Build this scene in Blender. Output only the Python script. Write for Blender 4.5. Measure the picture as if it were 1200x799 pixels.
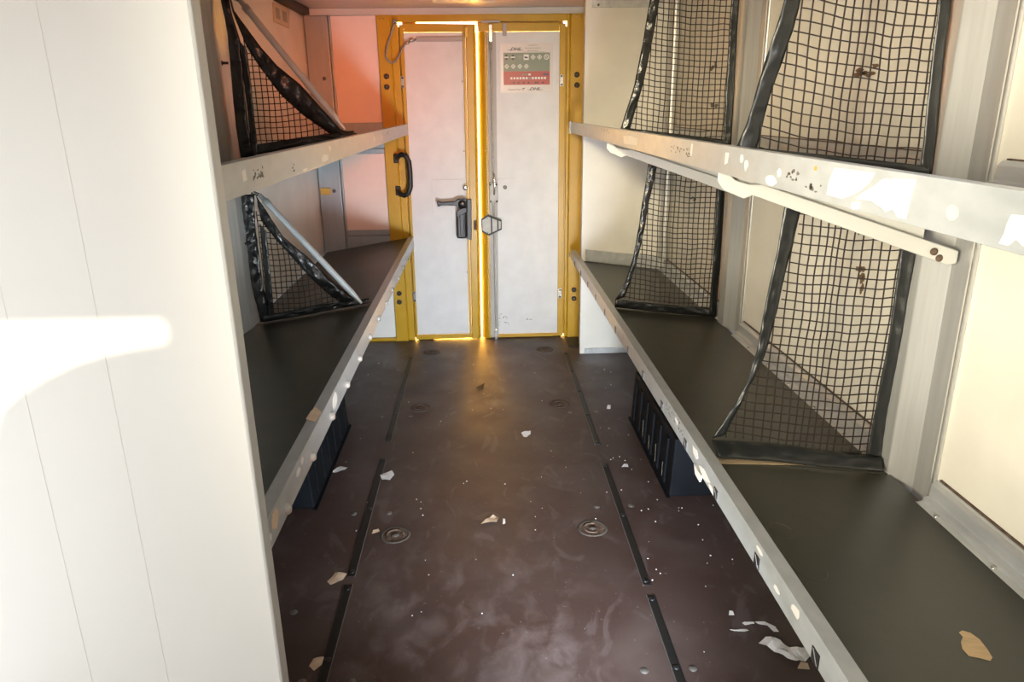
import bpy, bmesh, math, random
from mathutils import Vector, Matrix, noise
random.seed(7)
for o in list(bpy.data.objects): bpy.data.objects.remove(o)
S = bpy.context.scene
COL = S.collection

# ------------------------------------------------------------------ camera
cd = bpy.data.cameras.new('camera'); cam = bpy.data.objects.new('camera', cd); COL.objects.link(cam)
cd.sensor_fit = 'HORIZONTAL'; cd.sensor_width = 36.0; cd.lens = 25.504; cd.clip_start = 0.02
_r = Vector((0.99903456, -0.04216109, -0.01234473)); _d = Vector((-0.02465433, -0.30549216, -0.95187536)); _f = Vector((0.03636089, 0.95126073, -0.30623668))
cam.matrix_world = Matrix(((_r.x, -_d.x, -_f.x, 0.0), (_r.y, -_d.y, -_f.y, 0.0), (_r.z, -_d.z, -_f.z, 1.45), (0, 0, 0, 1)))
S.camera = cam

# ------------------------------------------------------------------ light and exposure
S.view_settings.view_transform = 'Standard'; S.view_settings.look = 'None'
S.view_settings.gamma = 1.0; S.view_settings.use_curve_mapping = False
S.view_settings.exposure = 0.0
w = bpy.data.worlds.new('sky'); S.world = w; w.use_nodes = True
w.node_tree.nodes['Background'].inputs[0].default_value = (0.93, 0.97, 1.0, 1)
w.node_tree.nodes['Background'].inputs[1].default_value = 2.6

def area(name, loc, aim, sx, sy, power, color, spread=180):
    l = bpy.data.lights.new(name, 'AREA'); l.shape = 'RECTANGLE'; l.size = sx; l.size_y = sy
    l.energy = power; l.color = color; l.spread = math.radians(spread)
    o = bpy.data.objects.new(name, l); COL.objects.link(o); o.location = loc
    o.rotation_euler = (Vector(aim) - Vector(loc)).to_track_quat('-Z', 'Y').to_euler()
    return o
sd = bpy.data.lights.new('sun', 'SUN'); sd.energy = 9.0; sd.angle = math.radians(0.8); sd.color = (1.0, 0.86, 0.66)
sun = bpy.data.objects.new('sun', sd); COL.objects.link(sun)
SUN = Vector((-0.35, 0.9, -0.2)).normalized()
sun.rotation_euler = SUN.to_track_quat('-Z', 'Y').to_euler()
area('fill_side', (-0.75, 0.0, 1.38), (1.09, 1.85, 1.22), 0.5, 1.1, 12.0, (1.0, 0.91, 0.70), 56)  # unseen fill lamp added left of the camera for the right wall
area('daylight_cab', (0.35, -0.8, 1.60), (0.1, 4.5, 0.45), 1.2, 0.7, 1.5, (1.0, 0.8, 0.65), 90)
area('fill_rear', (0.10, 1.0, 1.93), (0.0, 4.5, -0.1), 0.8, 0.2, 1.5, (1.0, 0.95, 0.9), 62)  # added fill under the roof, brightens the rear end
area('fill_front', (0.35, 0.75, 1.95), (0.05, 1.8, 0.0), 0.5, 0.3, 3.0, (0.82, 0.92, 1.0), 120)  # added overhead fill for the near floor and rails
area('warm_high', (0.55, 0.95, 1.80), (-0.80, 4.5, 1.60), 0.4, 0.2, 2.5, (1.0, 0.20, 0.045), 32)  # added lamp, throws orange on the upper left rear corner
area('warm_low', (0.05, 0.95, 0.10), (-0.1, 4.5, 2.0), 0.6, 0.4, 2.6, (1.0, 0.45, 0.27), 60)  # added lamp in place of warm bounce from the floor
area('fill_low', (0.38, 0.95, 0.35), (-0.20, 4.5, 0.25), 0.4, 0.3, 17.5, (0.82, 0.91, 1.0), 78)  # added low fill for the lower rear panels and left rail
area('fill_left', (0.45, 0.90, 0.95), (-1.0, 2.65, 0.95), 0.3, 0.3, 1.3, (0.85, 0.94, 1.0), 44)  # added fill aimed at the left pillar and nets
area('cream_right', (-0.15, 0.95, 1.75), (0.85, 4.2, 1.1), 0.4, 0.2, 4.2, (1.0, 0.85, 0.54), 44)  # added cream fill for the right rear panel
area('daylight_rear', (-0.02, 4.95, 1.0), (-0.02, 4.0, 1.0), 1.1, 2.1, 560, (1.0, 0.47, 0.055))

# ------------------------------------------------------------------ materials
MATS = {}
def mat(name, col, rough=0.5, metal=0.0, var=0.0, vscale=6.0, col2=None, bump=0.0, bscale=40.0, spec=0.5, stretch=None, rvar=0.0, detail=6.0, lo=0.35, hi=0.7):
    m = bpy.data.materials.new(name); m.use_nodes = True; nt = m.node_tree; b = nt.nodes['Principled BSDF']
    b.inputs['Base Color'].default_value = (*col, 1); b.inputs['Roughness'].default_value = rough
    b.inputs['Metallic'].default_value = metal; b.inputs['Specular IOR Level'].default_value = spec
    tc = nt.nodes.new('ShaderNodeTexCoord'); mp = nt.nodes.new('ShaderNodeMapping')
    nt.links.new(tc.outputs['Object'], mp.inputs['Vector'])
    if stretch: mp.inputs['Scale'].default_value = stretch
    if var or col2:
        n = nt.nodes.new('ShaderNodeTexNoise'); n.inputs['Scale'].default_value = vscale; n.inputs['Detail'].default_value = detail
        nt.links.new(mp.outputs[0], n.inputs['Vector'])
        r = nt.nodes.new('ShaderNodeValToRGB'); r.color_ramp.elements[0].position = lo; r.color_ramp.elements[1].position = hi
        c2 = col2 if col2 else tuple(max(0, c * (1 - var)) for c in col)
        r.color_ramp.elements[0].color = (*col, 1); r.color_ramp.elements[1].color = (*c2, 1)
        nt.links.new(n.outputs['Fac'], r.inputs[0]); nt.links.new(r.outputs[0], b.inputs['Base Color'])
        if rvar:
            mr = nt.nodes.new('ShaderNodeMapRange'); mr.inputs['To Min'].default_value = rough - rvar; mr.inputs['To Max'].default_value = rough + rvar
            nt.links.new(n.outputs['Fac'], mr.inputs['Value']); nt.links.new(mr.outputs[0], b.inputs['Roughness'])
    if bump:
        n2 = nt.nodes.new('ShaderNodeTexNoise'); n2.inputs['Scale'].default_value = bscale; n2.inputs['Detail'].default_value = 4
        nt.links.new(mp.outputs[0], n2.inputs['Vector'])
        bp = nt.nodes.new('ShaderNodeBump'); bp.inputs['Strength'].default_value = bump; bp.inputs['Distance'].default_value = 0.01
        nt.links.new(n2.outputs['Fac'], bp.inputs['Height']); nt.links.new(bp.outputs[0], b.inputs['Normal'])
    MATS[name] = m; return m
mat('white_panel', (0.80, 0.78, 0.73), 0.42, var=0.10, vscale=5, bump=0.03, bscale=90)
mat('partition_white', (0.82, 0.795, 0.73), 0.4, var=0.03, vscale=3, bump=0.015, bscale=120)
mat('door_white', (0.70, 0.685, 0.67), 0.55, var=0.10, vscale=9, bump=0.08, bscale=120)
mat('peach_lit_panel', (0.80, 0.64, 0.56), 0.5, var=0.08, vscale=6)  # pale panel with some of the warm light put into its colour
mat('ceiling_paint', (0.74, 0.57, 0.45), 0.45, var=0.12, vscale=4)
mat('yellow_paint', (0.52, 0.295, 0.006), 0.36, var=0.15, vscale=8, bump=0.02)
mat('aluminium', (0.62, 0.61, 0.58), 0.36, metal=0.55, var=0.14, vscale=4, stretch=(14, 14, 0.8))
mat('aluminium_long', (0.64, 0.66, 0.67), 0.36, metal=0.5, var=0.22, vscale=5, stretch=(5, 1.0, 5))
mat('rail_grey', (0.43, 0.445, 0.44), 0.30, metal=0.2, var=0.14, vscale=9, stretch=(4, 2, 4), bump=0.04, bscale=60)
mat('white_steel', (0.54, 0.53, 0.495), 0.4, var=0.05)
mat('steel', (0.42, 0.40, 0.36), 0.55, metal=0.2, var=0.2, vscale=30)
mat('dark_steel', (0.13, 0.12, 0.11), 0.4, metal=0.6)
mat('chrome', (0.66, 0.65, 0.62), 0.22, metal=0.9)
mat('channel_grey', (0.44, 0.42, 0.38), 0.6, var=0.1)
mat('post_grey', (0.36, 0.40, 0.42), 0.42, metal=0.4, var=0.1, vscale=4, stretch=(10, 10, 1))
mat('latch_dark', (0.03, 0.028, 0.025), 0.6)
mat('black_vinyl', (0.012, 0.013, 0.013), 0.26, bump=0.5, bscale=30, var=0.3, vscale=12)
mat('grey_black_vinyl', (0.015, 0.0165, 0.016), 0.33, bump=0.35, bscale=20, var=0.3, vscale=9)
mat('net_cord', (0.018, 0.011, 0.008), 0.65)
mat('cream_lit_panel', (0.82, 0.78, 0.67), 0.42, var=0.10, vscale=5, bump=0.03, bscale=90)  # yellow light on the right wall put into its base colour
mat('shelf_rubber', (0.025, 0.0240, 0.0145), 0.37, var=0.0, col2=(0.037, 0.0355, 0.022), vscale=3, bump=0.12, bscale=9, rvar=0.06)
mat('black_plastic', (0.010, 0.010, 0.011), 0.4, bump=0.06, bscale=60)
mat('box_black', (0.005, 0.006, 0.008), 0.6, col2=(0.009, 0.011, 0.014), vscale=7, bump=0.05, spec=0.1)
mat('track_rubber', (0.010, 0.0095, 0.009), 0.5, bump=0.1, bscale=60)
mat('rust', (0.060, 0.032, 0.020), 0.8, col2=(0.15, 0.10, 0.07), vscale=40, bump=0.4, bscale=90)
mat('floor_screw', (0.16, 0.15, 0.14), 0.5, metal=0.5)
mat('paper_white', (0.80, 0.79, 0.79), 0.6, var=0.05, vscale=20)
mat('paper_tan', (0.62, 0.46, 0.32), 0.6, var=0.2, vscale=30)
mat('dark_leaf', (0.05, 0.03, 0.02), 0.7)
mat('label_white', (0.72, 0.69, 0.63), 0.5, var=0.08, vscale=25)
mat('smudge', (0.13, 0.115, 0.10), 0.6)
mat('stain_brown', (0.20, 0.12, 0.06), 0.7, var=0.4, vscale=40)
mat('wood_edge', (0.50, 0.37, 0.22), 0.55, var=0.25, vscale=12, stretch=(1, 20, 20))
mat('wood_bare', (0.72, 0.50, 0.27), 0.6, var=0.2, vscale=10, stretch=(1, 9, 9))
mat('sign_green', (0.20, 0.23, 0.165), 0.35, var=0.06)
mat('sign_red', (0.42, 0.065, 0.05), 0.35, var=0.08)
mat('sign_white', (0.72, 0.70, 0.64), 0.35)
mat('sign_black', (0.02, 0.018, 0.018), 0.4)
mat('sign_blue', (0.05, 0.06, 0.16), 0.4)
mat('sign_dim', (0.26, 0.27, 0.21), 0.4)
mat('sign_clear', (0.66, 0.61, 0.57), 0.25)
mat('grey_plastic', (0.38, 0.36, 0.34), 0.45)
mat('cable_grey', (0.24, 0.23, 0.22), 0.4)
mat('brass', (0.58, 0.38, 0.07), 0.4, metal=0.3)
mat('glue_spot', (0.50, 0.46, 0.40), 0.6)
mat('tube_grey', (0.48, 0.52, 0.53), 0.35, metal=0.3, var=0.1, vscale=8)
mat('chalk', (0.12, 0.11, 0.085), 0.8)
mat('red_plate', (0.62, 0.53, 0.40), 0.5, var=0.1)

# floor: brown film-faced plywood with dust, scuffs and a wire print
def floor_mat():
    m = bpy.data.materials.new('phenolic_ply'); m.use_nodes = True; nt = m.node_tree; b = nt.nodes['Principled BSDF']; L = nt.links
    tc = nt.nodes.new('ShaderNodeTexCoord')
    def noi(scale, det, st=None, dist=0.0):
        n = nt.nodes.new('ShaderNodeTexNoise'); n.inputs['Scale'].default_value = scale; n.inputs['Detail'].default_value = det
        n.inputs['Distortion'].default_value = dist
        if st:
            mp = nt.nodes.new('ShaderNodeMapping'); mp.inputs['Scale'].default_value = st; L.new(tc.outputs['Object'], mp.inputs[0]); L.new(mp.outputs[0], n.inputs['Vector'])
        else: L.new(tc.outputs['Object'], n.inputs['Vector'])
        return n
    def ramp(n, a, bb, ca, cb):
        r = nt.nodes.new('ShaderNodeValToRGB'); r.color_ramp.elements[0].position = a; r.color_ramp.elements[1].position = bb
        r.color_ramp.elements[0].color = ca; r.color_ramp.elements[1].color = cb; L.new(n.outputs['Fac'], r.inputs[0]); return r
    def mix(a, bcol, fac):
        x = nt.nodes.new('ShaderNodeMix'); x.data_type = 'RGBA'; L.new(fac, x.inputs[0]); L.new(a, x.inputs[6]); x.inputs[7].default_value = bcol; return x
    base = ramp(noi(2.6, 5), 0.35, 0.68, (0.052, 0.029, 0.0245, 1), (0.063, 0.041, 0.036, 1))
    dust = ramp(noi(3.4, 9, None, 0.6), 0.50, 0.80, (0, 0, 0, 1), (0.45, 0.45, 0.45, 1))
    x1 = mix(base.outputs[0], (0.13, 0.102, 0.092, 1), dust.outputs[0])
    scr = ramp(noi(7.0, 10, (1.0, 0.55, 1), 2.2), 0.58, 0.66, (0, 0, 0, 1), (0.22, 0.22, 0.22, 1))
    x2 = mix(x1.outputs[2], (0.19, 0.155, 0.15, 1), scr.outputs[0])
    sep = nt.nodes.new('ShaderNodeSeparateXYZ'); L.new(tc.outputs['Object'], sep.inputs[0])
    def rng(o, a, bb, c=0.0, d=1.0):
        g = nt.nodes.new('ShaderNodeMapRange'); g.interpolation_type = 'SMOOTHSTEP'; L.new(o, g.inputs['Value']); g.inputs['From Min'].default_value = a; g.inputs['From Max'].default_value = bb; g.inputs['To Min'].default_value = c; g.inputs['To Max'].default_value = d; return g.outputs[0]
    def mul(a, bb):
        g = nt.nodes.new('ShaderNodeMath'); g.operation = 'MULTIPLY'; L.new(a, g.inputs[0]); L.new(bb, g.inputs[1]); return g.outputs[0]
    ab = nt.nodes.new('ShaderNodeMath'); ab.operation = 'ABSOLUTE'; L.new(sep.outputs['X'], ab.inputs[0])
    wear = mul(rng(sep.outputs['Y'], -0.2, 1.3, 1.0, 0.0), rng(ab.outputs[0], 0.25, 0.50, 1.0, 0.0))
    wn = ramp(noi(13, 14, (1.0, 0.7, 1), 0.35), 0.48, 0.74, (0, 0, 0, 1), (0.42, 0.42, 0.42, 1))
    x2 = mix(x2.outputs[2], (0.22, 0.175, 0.165, 1), mul(wear, wn.outputs[0]))
    spk = ramp(noi(75, 3), 0.70, 0.74, (0, 0, 0, 1), (0.5, 0.5, 0.5, 1))
    x3 = mix(x2.outputs[2], (0.24, 0.20, 0.18, 1), spk.outputs[0])
    L.new(x3.outputs[2], b.inputs['Base Color'])
    rr = ramp(noi(5, 6), 0.3, 0.7, (0.40, 0.40, 0.40, 1), (0.56, 0.56, 0.56, 1)); L.new(rr.outputs[0], b.inputs['Roughness'])
    b.inputs['Specular IOR Level'].default_value = 0.5
    bn = noi(420, 2); bp = nt.nodes.new('ShaderNodeBump'); bp.inputs['Strength'].default_value = 0.12; bp.inputs['Distance'].default_value = 0.004
    L.new(bn.outputs['Fac'], bp.inputs['Height']); L.new(bp.outputs[0], b.inputs['Normal'])
    MATS['floor'] = m
floor_mat()

# ------------------------------------------------------------------ mesh helpers
class B:
    def __init__(s): s.v = []; s.f = []; s.sm = []
    def add(s, vs, fs, smooth=False):
        o = len(s.v); s.v += [tuple(p) for p in vs]; s.f += [tuple(i + o for i in f) for f in fs]; s.sm += [smooth] * len(fs); return s
    def box(s, x0, x1, y0, y1, z0, z1):
        return s.add([(x, y, z) for z in (z0, z1) for y in (y0, y1) for x in (x0, x1)],
                     [(0, 2, 3, 1), (4, 5, 7, 6), (0, 1, 5, 4), (2, 6, 7, 3), (0, 4, 6, 2), (1, 3, 7, 5)])
    def prism(s, poly, plane, a, b):
        n = len(poly)
        f3 = {'xz': lambda p, t: (p[0], t, p[1]), 'xy': lambda p, t: (p[0], p[1], t), 'yz': lambda p, t: (t, p[0], p[1])}[plane]
        return s.add([f3(p, a) for p in poly] + [f3(p, b) for p in poly],
                     [tuple(range(n)), tuple(range(2 * n - 1, n - 1, -1))] + [(i, (i + 1) % n, (i + 1) % n + n, i + n) for i in range(n)])
    def tube(s, pts, r, n=8, caps=True):
        pts = [Vector(p) for p in pts]; rings = []; up = None
        rs = r if isinstance(r, (list, tuple)) else [r] * len(pts)
        for i, p in enumerate(pts):
            t = (pts[min(i + 1, len(pts) - 1)] - pts[max(i - 1, 0)]).normalized()
            if up is None: up = t.orthogonal().normalized()
            up = (up - t * up.dot(t)).normalized(); sd = t.cross(up)
            rings.append([p + rs[i] * (math.cos(2 * math.pi * k / n) * up + math.sin(2 * math.pi * k / n) * sd) for k in range(n)])
        vs = [q for rg in rings for q in rg]
        fs = [(i * n + k, i * n + (k + 1) % n, (i + 1) * n + (k + 1) % n, (i + 1) * n + k) for i in range(len(pts) - 1) for k in range(n)]
        s.add(vs, fs, n > 4)
        if caps: s.add(rings[0], [tuple(range(n - 1, -1, -1))]); s.add(rings[-1], [tuple(range(n))])
        return s
    def lathe(s, prof, n=20, axis='z', c=(0, 0, 0)):     # profile of (radius, height)
        ax = {'z': lambda r, a, h: (r * math.cos(a), r * math.sin(a), h), 'y': lambda r, a, h: (r * math.cos(a), h, r * math.sin(a)), 'x': lambda r, a, h: (h, r * math.cos(a), r * math.sin(a))}[axis]
        vs = []; 
        for r, h in prof:
            for k in range(n):
                q = ax(max(r, 1e-4), 2 * math.pi * k / n, h); vs.append((q[0] + c[0], q[1] + c[1], q[2] + c[2]))
        fs = [(i * n + k, i * n + (k + 1) % n, (i + 1) * n + (k + 1) % n, (i + 1) * n + k) for i in range(len(prof) - 1) for k in range(n)]
        return s.add(vs, fs, True)
    def mesh(s, name, m):
        me = bpy.data.meshes.new(name); me.from_pydata(s.v, [], s.f); me.materials.append(MATS[m] if isinstance(m, str) else m)
        me.polygons.foreach_set('use_smooth', s.sm)
        bm = bmesh.new(); bm.from_mesh(me); bmesh.ops.recalc_face_normals(bm, faces=bm.faces); bm.to_mesh(me); bm.free()
        return me
    def build(s, name, m, parent=None, bevel=0.0, solid=0.0, kind=None):
        me = s.mesh(name, m)
        c = Vector((0, 0, 0))
        if me.vertices:
            xs = [v.co for v in me.vertices]
            c = Vector((sum(p.x for p in xs), sum(p.y for p in xs), 0)) / len(xs); c.z = min(p.z for p in xs)
            me.transform(Matrix.Translation(-c))
        o = bpy.data.objects.new(name, me); COL.objects.link(o); place(o, c, parent)
        if bevel:
            md = o.modifiers.new('bevel', 'BEVEL'); md.width = bevel; md.segments = 2; md.limit_method = 'ANGLE'
        if solid:
            md = o.modifiers.new('solid', 'SOLIDIFY'); md.thickness = solid; md.offset = 0
        if kind: o['kind'] = kind
        return o
WORLD = {}
def place(o, loc, parent):
    """loc is a world position (no rotation on any parent)"""
    loc = Vector(loc); WORLD[o.name] = loc
    if parent: o.parent = parent; o.location = loc - WORLD[parent.name]
    else: o.location = loc
def inst(name, me, loc, parent=None, rot=None):
    o = bpy.data.objects.new(name, me); COL.objects.link(o); place(o, loc, parent)
    if rot: o.rotation_euler = rot
    return o
def empty(name, loc): 
    o = bpy.data.objects.new(name, None); o.empty_display_size = 0.05; COL.objects.link(o); place(o, loc, None); return o
def tag(o, label, cat, group=None, kind=None):
    o['label'] = label; o['category'] = cat
    if group: o['group'] = group
    if kind: o['kind'] = kind
    return o
def struct(o, label=None):
    o['kind'] = 'structure'
    if label: o['label'] = label
    return o
def lerp_poly(pts, n):
    P = [Vector(p) for p in pts]; L = [0]
    for a, b in zip(P, P[1:]): L.append(L[-1] + (b - a).length)
    out = []
    for i in range(n):
        t = L[-1] * i / (n - 1); k = 0
        while k < len(P) - 2 and L[k + 1] < t: k += 1
        f = (t - L[k]) / max(L[k + 1] - L[k], 1e-9); out.append(P[k].lerp(P[k + 1], min(max(f, 0), 1)))
    return out
def interp(pts, x):
    pts = sorted(pts)
    if x <= pts[0][0]: return pts[0][1]
    for (a, b), (c, d) in zip(pts, pts[1:]):
        if x <= c: return b + (d - b) * (x - a) / max(c - a, 1e-9)
    return pts[-1][1]
def blob(n, rx, ry, jag=0.3, seed=0):
    r = random.Random(seed); return [(rx * math.cos(2 * math.pi * i / n) * (1 - jag * r.random()), ry * math.sin(2 * math.pi * i / n) * (1 - jag * r.random())) for i in range(n)]

D = 4.585                                                 # inner face of the rear doors
# ------------------------------------------------------------------ the setting
fl = struct(B().box(-1.25, 1.16, -1.2, 4.62, -0.03, 0.0).build('floor', 'floor'), 'dark brown plywood load floor of the van body')
ce = struct(B().box(-1.25, 1.16, -1.2, 4.62, 2.0, 2.03).build('ceiling', 'ceiling_paint'), 'warm tinted roof lining of the van body')
wl = struct(B().box(-1.03, -1.0, 1.2, 4.60, 0.0, 2.0).build('wall_left', 'white_panel'), 'left side wall of the van body')
wr = struct(B().box(1.09, 1.12, -1.2, 4.62, 0.0, 2.0).build('wall_right', 'cream_lit_panel'), 'right side wall of the van body')
wp = struct(B().box(-1.25, -0.424, 1.18, 1.205, 0.0, 2.0).build('wall_front', 'partition_white'), 'large white partition panel close on the left')
B().box(-0.424, -0.417, 1.178, 1.215, 0.0, 2.0).build('edge_profile', 'white_steel', wp, bevel=0.002)
for i, (x0, x1) in enumerate(((-0.640, -0.639), (-0.785, -0.784))):
    B().box(x0, x1, 1.1796, 1.1805, 0.0, 2.0).build('panel_seam', 'partition_white', wp)

# cab wall behind the camera: unseen, its opening cut to shape the sun patch
def cab_wall():
    yw = -0.9; k = (1.18 - yw) / SUN.y; y0, y1 = yw - 0.01, yw
    curve = [(-0.533, 1.087), (-0.584, 1.080), (-0.64, 1.070), (-0.69, 1.056), (-0.75, 1.029), (-0.80, 1.000), (-0.835, 0.970), (-0.862, 0.90), (-0.888, 0.80), (-0.910, 0.68), (-0.935, 0.54), (-0.975, 0.40)]
    c = [(x - SUN.x * k, z - SUN.z * k) for x, z in curve]; zt = 1.120 - SUN.z * k
    b = B(); b.box(-1.25, 1.16, y0, y1, zt, 2.0); b.box(c[0][0], 1.16, y0, y1, 0, zt); b.box(-1.25, c[-1][0], y0, y1, 0, zt)
    for p, q in zip(c, c[1:]): b.prism([(q[0], 0), (p[0], 0), p, q], 'xz', y0, y1)
    return struct(b.build('wall_cab', 'white_panel'), 'cab bulkhead behind the viewer with an opening cut to shape the sun patch')
CAB = True
if CAB: cab_wall()
struct(B().box(-1.28, -1.25, -0.9, 1.205, 1.62, 2.0).build('wall_side', 'white_panel'), 'unseen header above the side opening, added to block high light')  # added out of view to keep light off the upper right wall

# right rear corner panel, its return to the door frame, sill strip and head plate
wb = struct(B().box(0.578, 1.09, 4.215, 4.235, 0.0, 2.0).build('wall_back_right', 'white_panel'), 'white panel to the right of the rear doors')
B().prism([(0.580, 4.236), (0.588, 4.236), (0.635, 4.61), (0.6215, 4.61)], 'xy', 0.0, 2.0).build('return_panel', 'white_panel', wb)
B().box(0.606, 0.905, 4.208, 4.2148, 0.0, 0.036).build('sill_strip', 'aluminium_long', wb, bevel=0.002)
B().box(0.612, 1.0, 4.207, 4.2148, 1.952, 1.998).build('head_strip', 'aluminium_long', wb, bevel=0.002)
B().lathe([(0.006, 0), (0.006, -0.006), (0.001, -0.007)], 10, 'y', (0.645, 4.207, 1.965)).build('screw', 'dark_steel', wb)
B().lathe([(0.035, 0), (0.035, 1.4)], 20, 'z', (1.062, 4.19, 0.59)).build('corner_profile', 'aluminium', wb)

# left rear corner: backing, post, three panels and their frames
bl = struct(B().box(-1.0, -0.575, 4.60, 4.62, 0.0, 2.0).build('wall_back_left', 'white_panel'), 'left rear corner wall of panels in grey frames')
B().box(-0.995, -0.862, 4.560, 4.5995, 0.0, 1.965).build('corner_post', 'post_grey', bl, bevel=0.004)
B().box(-0.859, -0.848, 4.572, 4.5995, 0.0, 1.965).build('post_lip', 'post_grey', bl, bevel=0.002)
B().box(-0.848, -0.578, 4.588, 4.5995, 1.375, 1.965).build('upper_panel', 'peach_lit_panel', bl)
B().box(-0.848, -0.578, 4.588, 4.5995, 0.73, 1.192).build('middle_panel', 'peach_lit_panel', bl)
B().box(-0.848, -0.578, 4.588, 4.5995, 0.02, 0.60).build('lower_panel', 'white_panel', bl)
B().box(-0.848, -0.578, 4.574, 4.5995, 1.268, 1.375).build('cross_rail', 'post_grey', bl, bevel=0.003)
B().box(-0.848, -0.578, 4.570, 4.5995, 1.225, 1.266).build('cross_rail', 'post_grey', bl, bevel=0.003)
B().box(-0.848, -0.578, 4.580, 4.5995, 1.192, 1.223).build('cross_rail', 'post_grey', bl, bevel=0.003)
B().box(-0.848, -0.578, 4.578, 4.5995, 0.698, 0.73).build('cross_rail', 'post_grey', bl, bevel=0.003)
B().box(-0.848, -0.578, 4.572, 4.5995, 0.605, 0.695).build('cross_rail', 'post_grey', bl, bevel=0.003)
B().box(-0.80, -0.578, 4.570, 4.5995, 0.0, 0.018).build('sill_strip', 'yellow_paint', bl)
scr = B().lathe([(0.011, 0.0), (0.011, -0.004), (0.007, -0.007), (0.0, -0.007)], 14, 'y').mesh('screw', 'dark_steel')
inst('screw', scr, (-0.906, 4.560, 1.625), bl); inst('screw', scr, (-0.905, 4.560, 0.976), bl)
B().box(-0.985, -0.925, 4.545, 4.5598, 0.955, 0.995).build('catch_plate', 'brass', bl, bevel=0.002)

# ceiling edge strip, ceiling plate
tr = struct(B().box(-0.99, 0.618, 4.545, 4.599, 1.966, 1.9995).build('trim_1', 'white_steel', bevel=0.003), 'pale strip where roof and rear end meet')
B().box(-0.985, 0.605, 4.538, 4.545, 1.963, 1.972).build('drip_edge', 'white_steel', tr)
B().box(-0.24, 0.10, 4.05, 4.30, 1.990, 1.9998).build('roof_plate', 'white_steel', ce, bevel=0.003)
B().box(-1.0, -0.955, 1.21, 4.54, 1.965, 1.9998).build('edge_seal', 'track_rubber', ce)

# ------------------------------------------------------------------ rear door frame and doors
fr = struct(empty('trim_2', (0.018, 4.58, 0.0)), 'yellow frame around the rear doors')
fr['category'] = 'door frame'
B().prism([(-0.582, 4.600), (-0.582, 4.560), (-0.512, 4.560), (-0.500, 4.575), (-0.462, 4.575), (-0.462, 4.600)], 'xy', 0.0, 1.9655).build('jamb', 'yellow_paint', fr, bevel=0.002)
B().prism([(0.621, 4.600), (0.621, 4.560), (0.546, 4.560), (0.534, 4.575), (0.520, 4.575), (0.520, 4.600)], 'xy', 0.0, 1.9655).build('jamb', 'yellow_paint', fr, bevel=0.002)
B().box(-0.4615, 0.5195, 4.565, 4.600, 1.926, 1.9655).build('head_rail', 'yellow_paint', fr, bevel=0.002)
B().box(-0.462, -0.436, 4.598, 4.606, 0.012, 1.905).build('jamb_rebate', 'yellow_paint', fr)
B().box(0.498, 0.520, 4.598, 4.606, 0.014, 1.900).build('jamb_rebate', 'yellow_paint', fr)
B().box(0.0, 0.500, 4.598, 4.606, 0.0, 0.012).build('sill_rebate', 'yellow_paint', fr)
B().box(-0.440, -0.34, 4.598, 4.606, 0.0, 0.012).build('sill_rebate', 'yellow_paint', fr)
B().box(-0.004, 0.500, 4.598, 4.606, 1.905, 1.93).build('head_rebate', 'yellow_paint', fr)
B().box(-0.440, -0.36, 4.598, 4.606, 1.905, 1.93).build('head_rebate', 'yellow_paint', fr)
B().box(-0.513, -0.507, 4.556, 4.5605, 0.0, 1.95).build('jamb_bead', 'yellow_paint', fr, bevel=0.001)
B().box(0.541, 0.547, 4.556, 4.5605, 0.0, 1.95).build('jamb_bead', 'yellow_paint', fr, bevel=0.001)
bolt = B().lathe([(0.016, 0), (0.016, -0.005), (0.009, -0.007), (0.009, -0.012), (0.0, -0.012)], 16, 'y').mesh('bolt', 'dark_steel')
for x, z in ((-0.543, 1.633), (-0.545, 1.575), (0.580, 1.631), (0.581, 1.573), (-0.547, 0.322), (-0.549, 0.265), (0.580, 0.321), (0.581, 0.263)):
    inst('bolt', bolt, (x, 4.560, z), fr)
riv = B().lathe([(0.004, 0), (0.004, -0.003), (0.0, -0.004)], 8, 'y').mesh('rivet', 'chrome')
for x, z in ((-0.562, 1.945), (-0.540, 1.945), (0.572, 1.948), (0.600, 1.948)): inst('rivet', riv, (x, 4.560, z), fr)

def sl(z, x0): return x0 + (z - 0.0) * 0.0085            # the meeting edge leans a little
def lean(b, y0, y1, x0, x1, z0, z1):                       # upright strip that follows that lean
    return b.prism([(sl(z0, x0), z0), (sl(z0, x1), z0), (sl(z1, x1), z1), (sl(z1, x0), z1)], 'xz', y0, y1)
hinge = B().box(-0.009, 0.009, -0.008, 0, -0.033, 0.033).mesh('hinge', 'chrome')
hb = B().lathe([(0.006, 0), (0.006, -0.004), (0, -0.005)], 10, 'y').mesh('hinge_bolt', 'dark_steel')
def hinges(door, x):
    for z in (1.600, 0.297):
        h = inst('hinge', hinge, (x, 4.572, z), door)
        for dz in (-0.024, 0.024): inst('hinge_bolt', hb, (x, 4.564, z + dz), h)

d1 = struct(empty('door_1', (-0.24, 4.59, 0.0)), 'left rear door leaf with the black lever handle'); d1['category'] = 'door'
B().prism([(-0.445, 0.034), (-0.106, 0.034), (-0.087, 1.872), (-0.437, 1.872)], 'xz', D, D + 0.012).build('door_panel', 'door_white', d1)
b = B(); b.prism([(-0.455, 0.006), (-0.445, 0.006), (-0.432, 1.913), (-0.455, 1.913)], 'xz', 4.572, 4.597).build('edge_strip', 'yellow_paint', d1, bevel=0.002)
B().prism([(-0.444, 0.002), (-0.03, 0.007), (-0.03, 0.033), (-0.444, 0.033)], 'xz', 4.574, 4.597).build('bottom_strip', 'yellow_paint', d1, bevel=0.002)
B().prism([(-0.431, 1.873), (-0.02, 1.873), (-0.02, 1.913), (-0.431, 1.921)], 'xz', 4.574, 4.597).build('top_strip', 'yellow_paint', d1, bevel=0.002)
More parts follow.
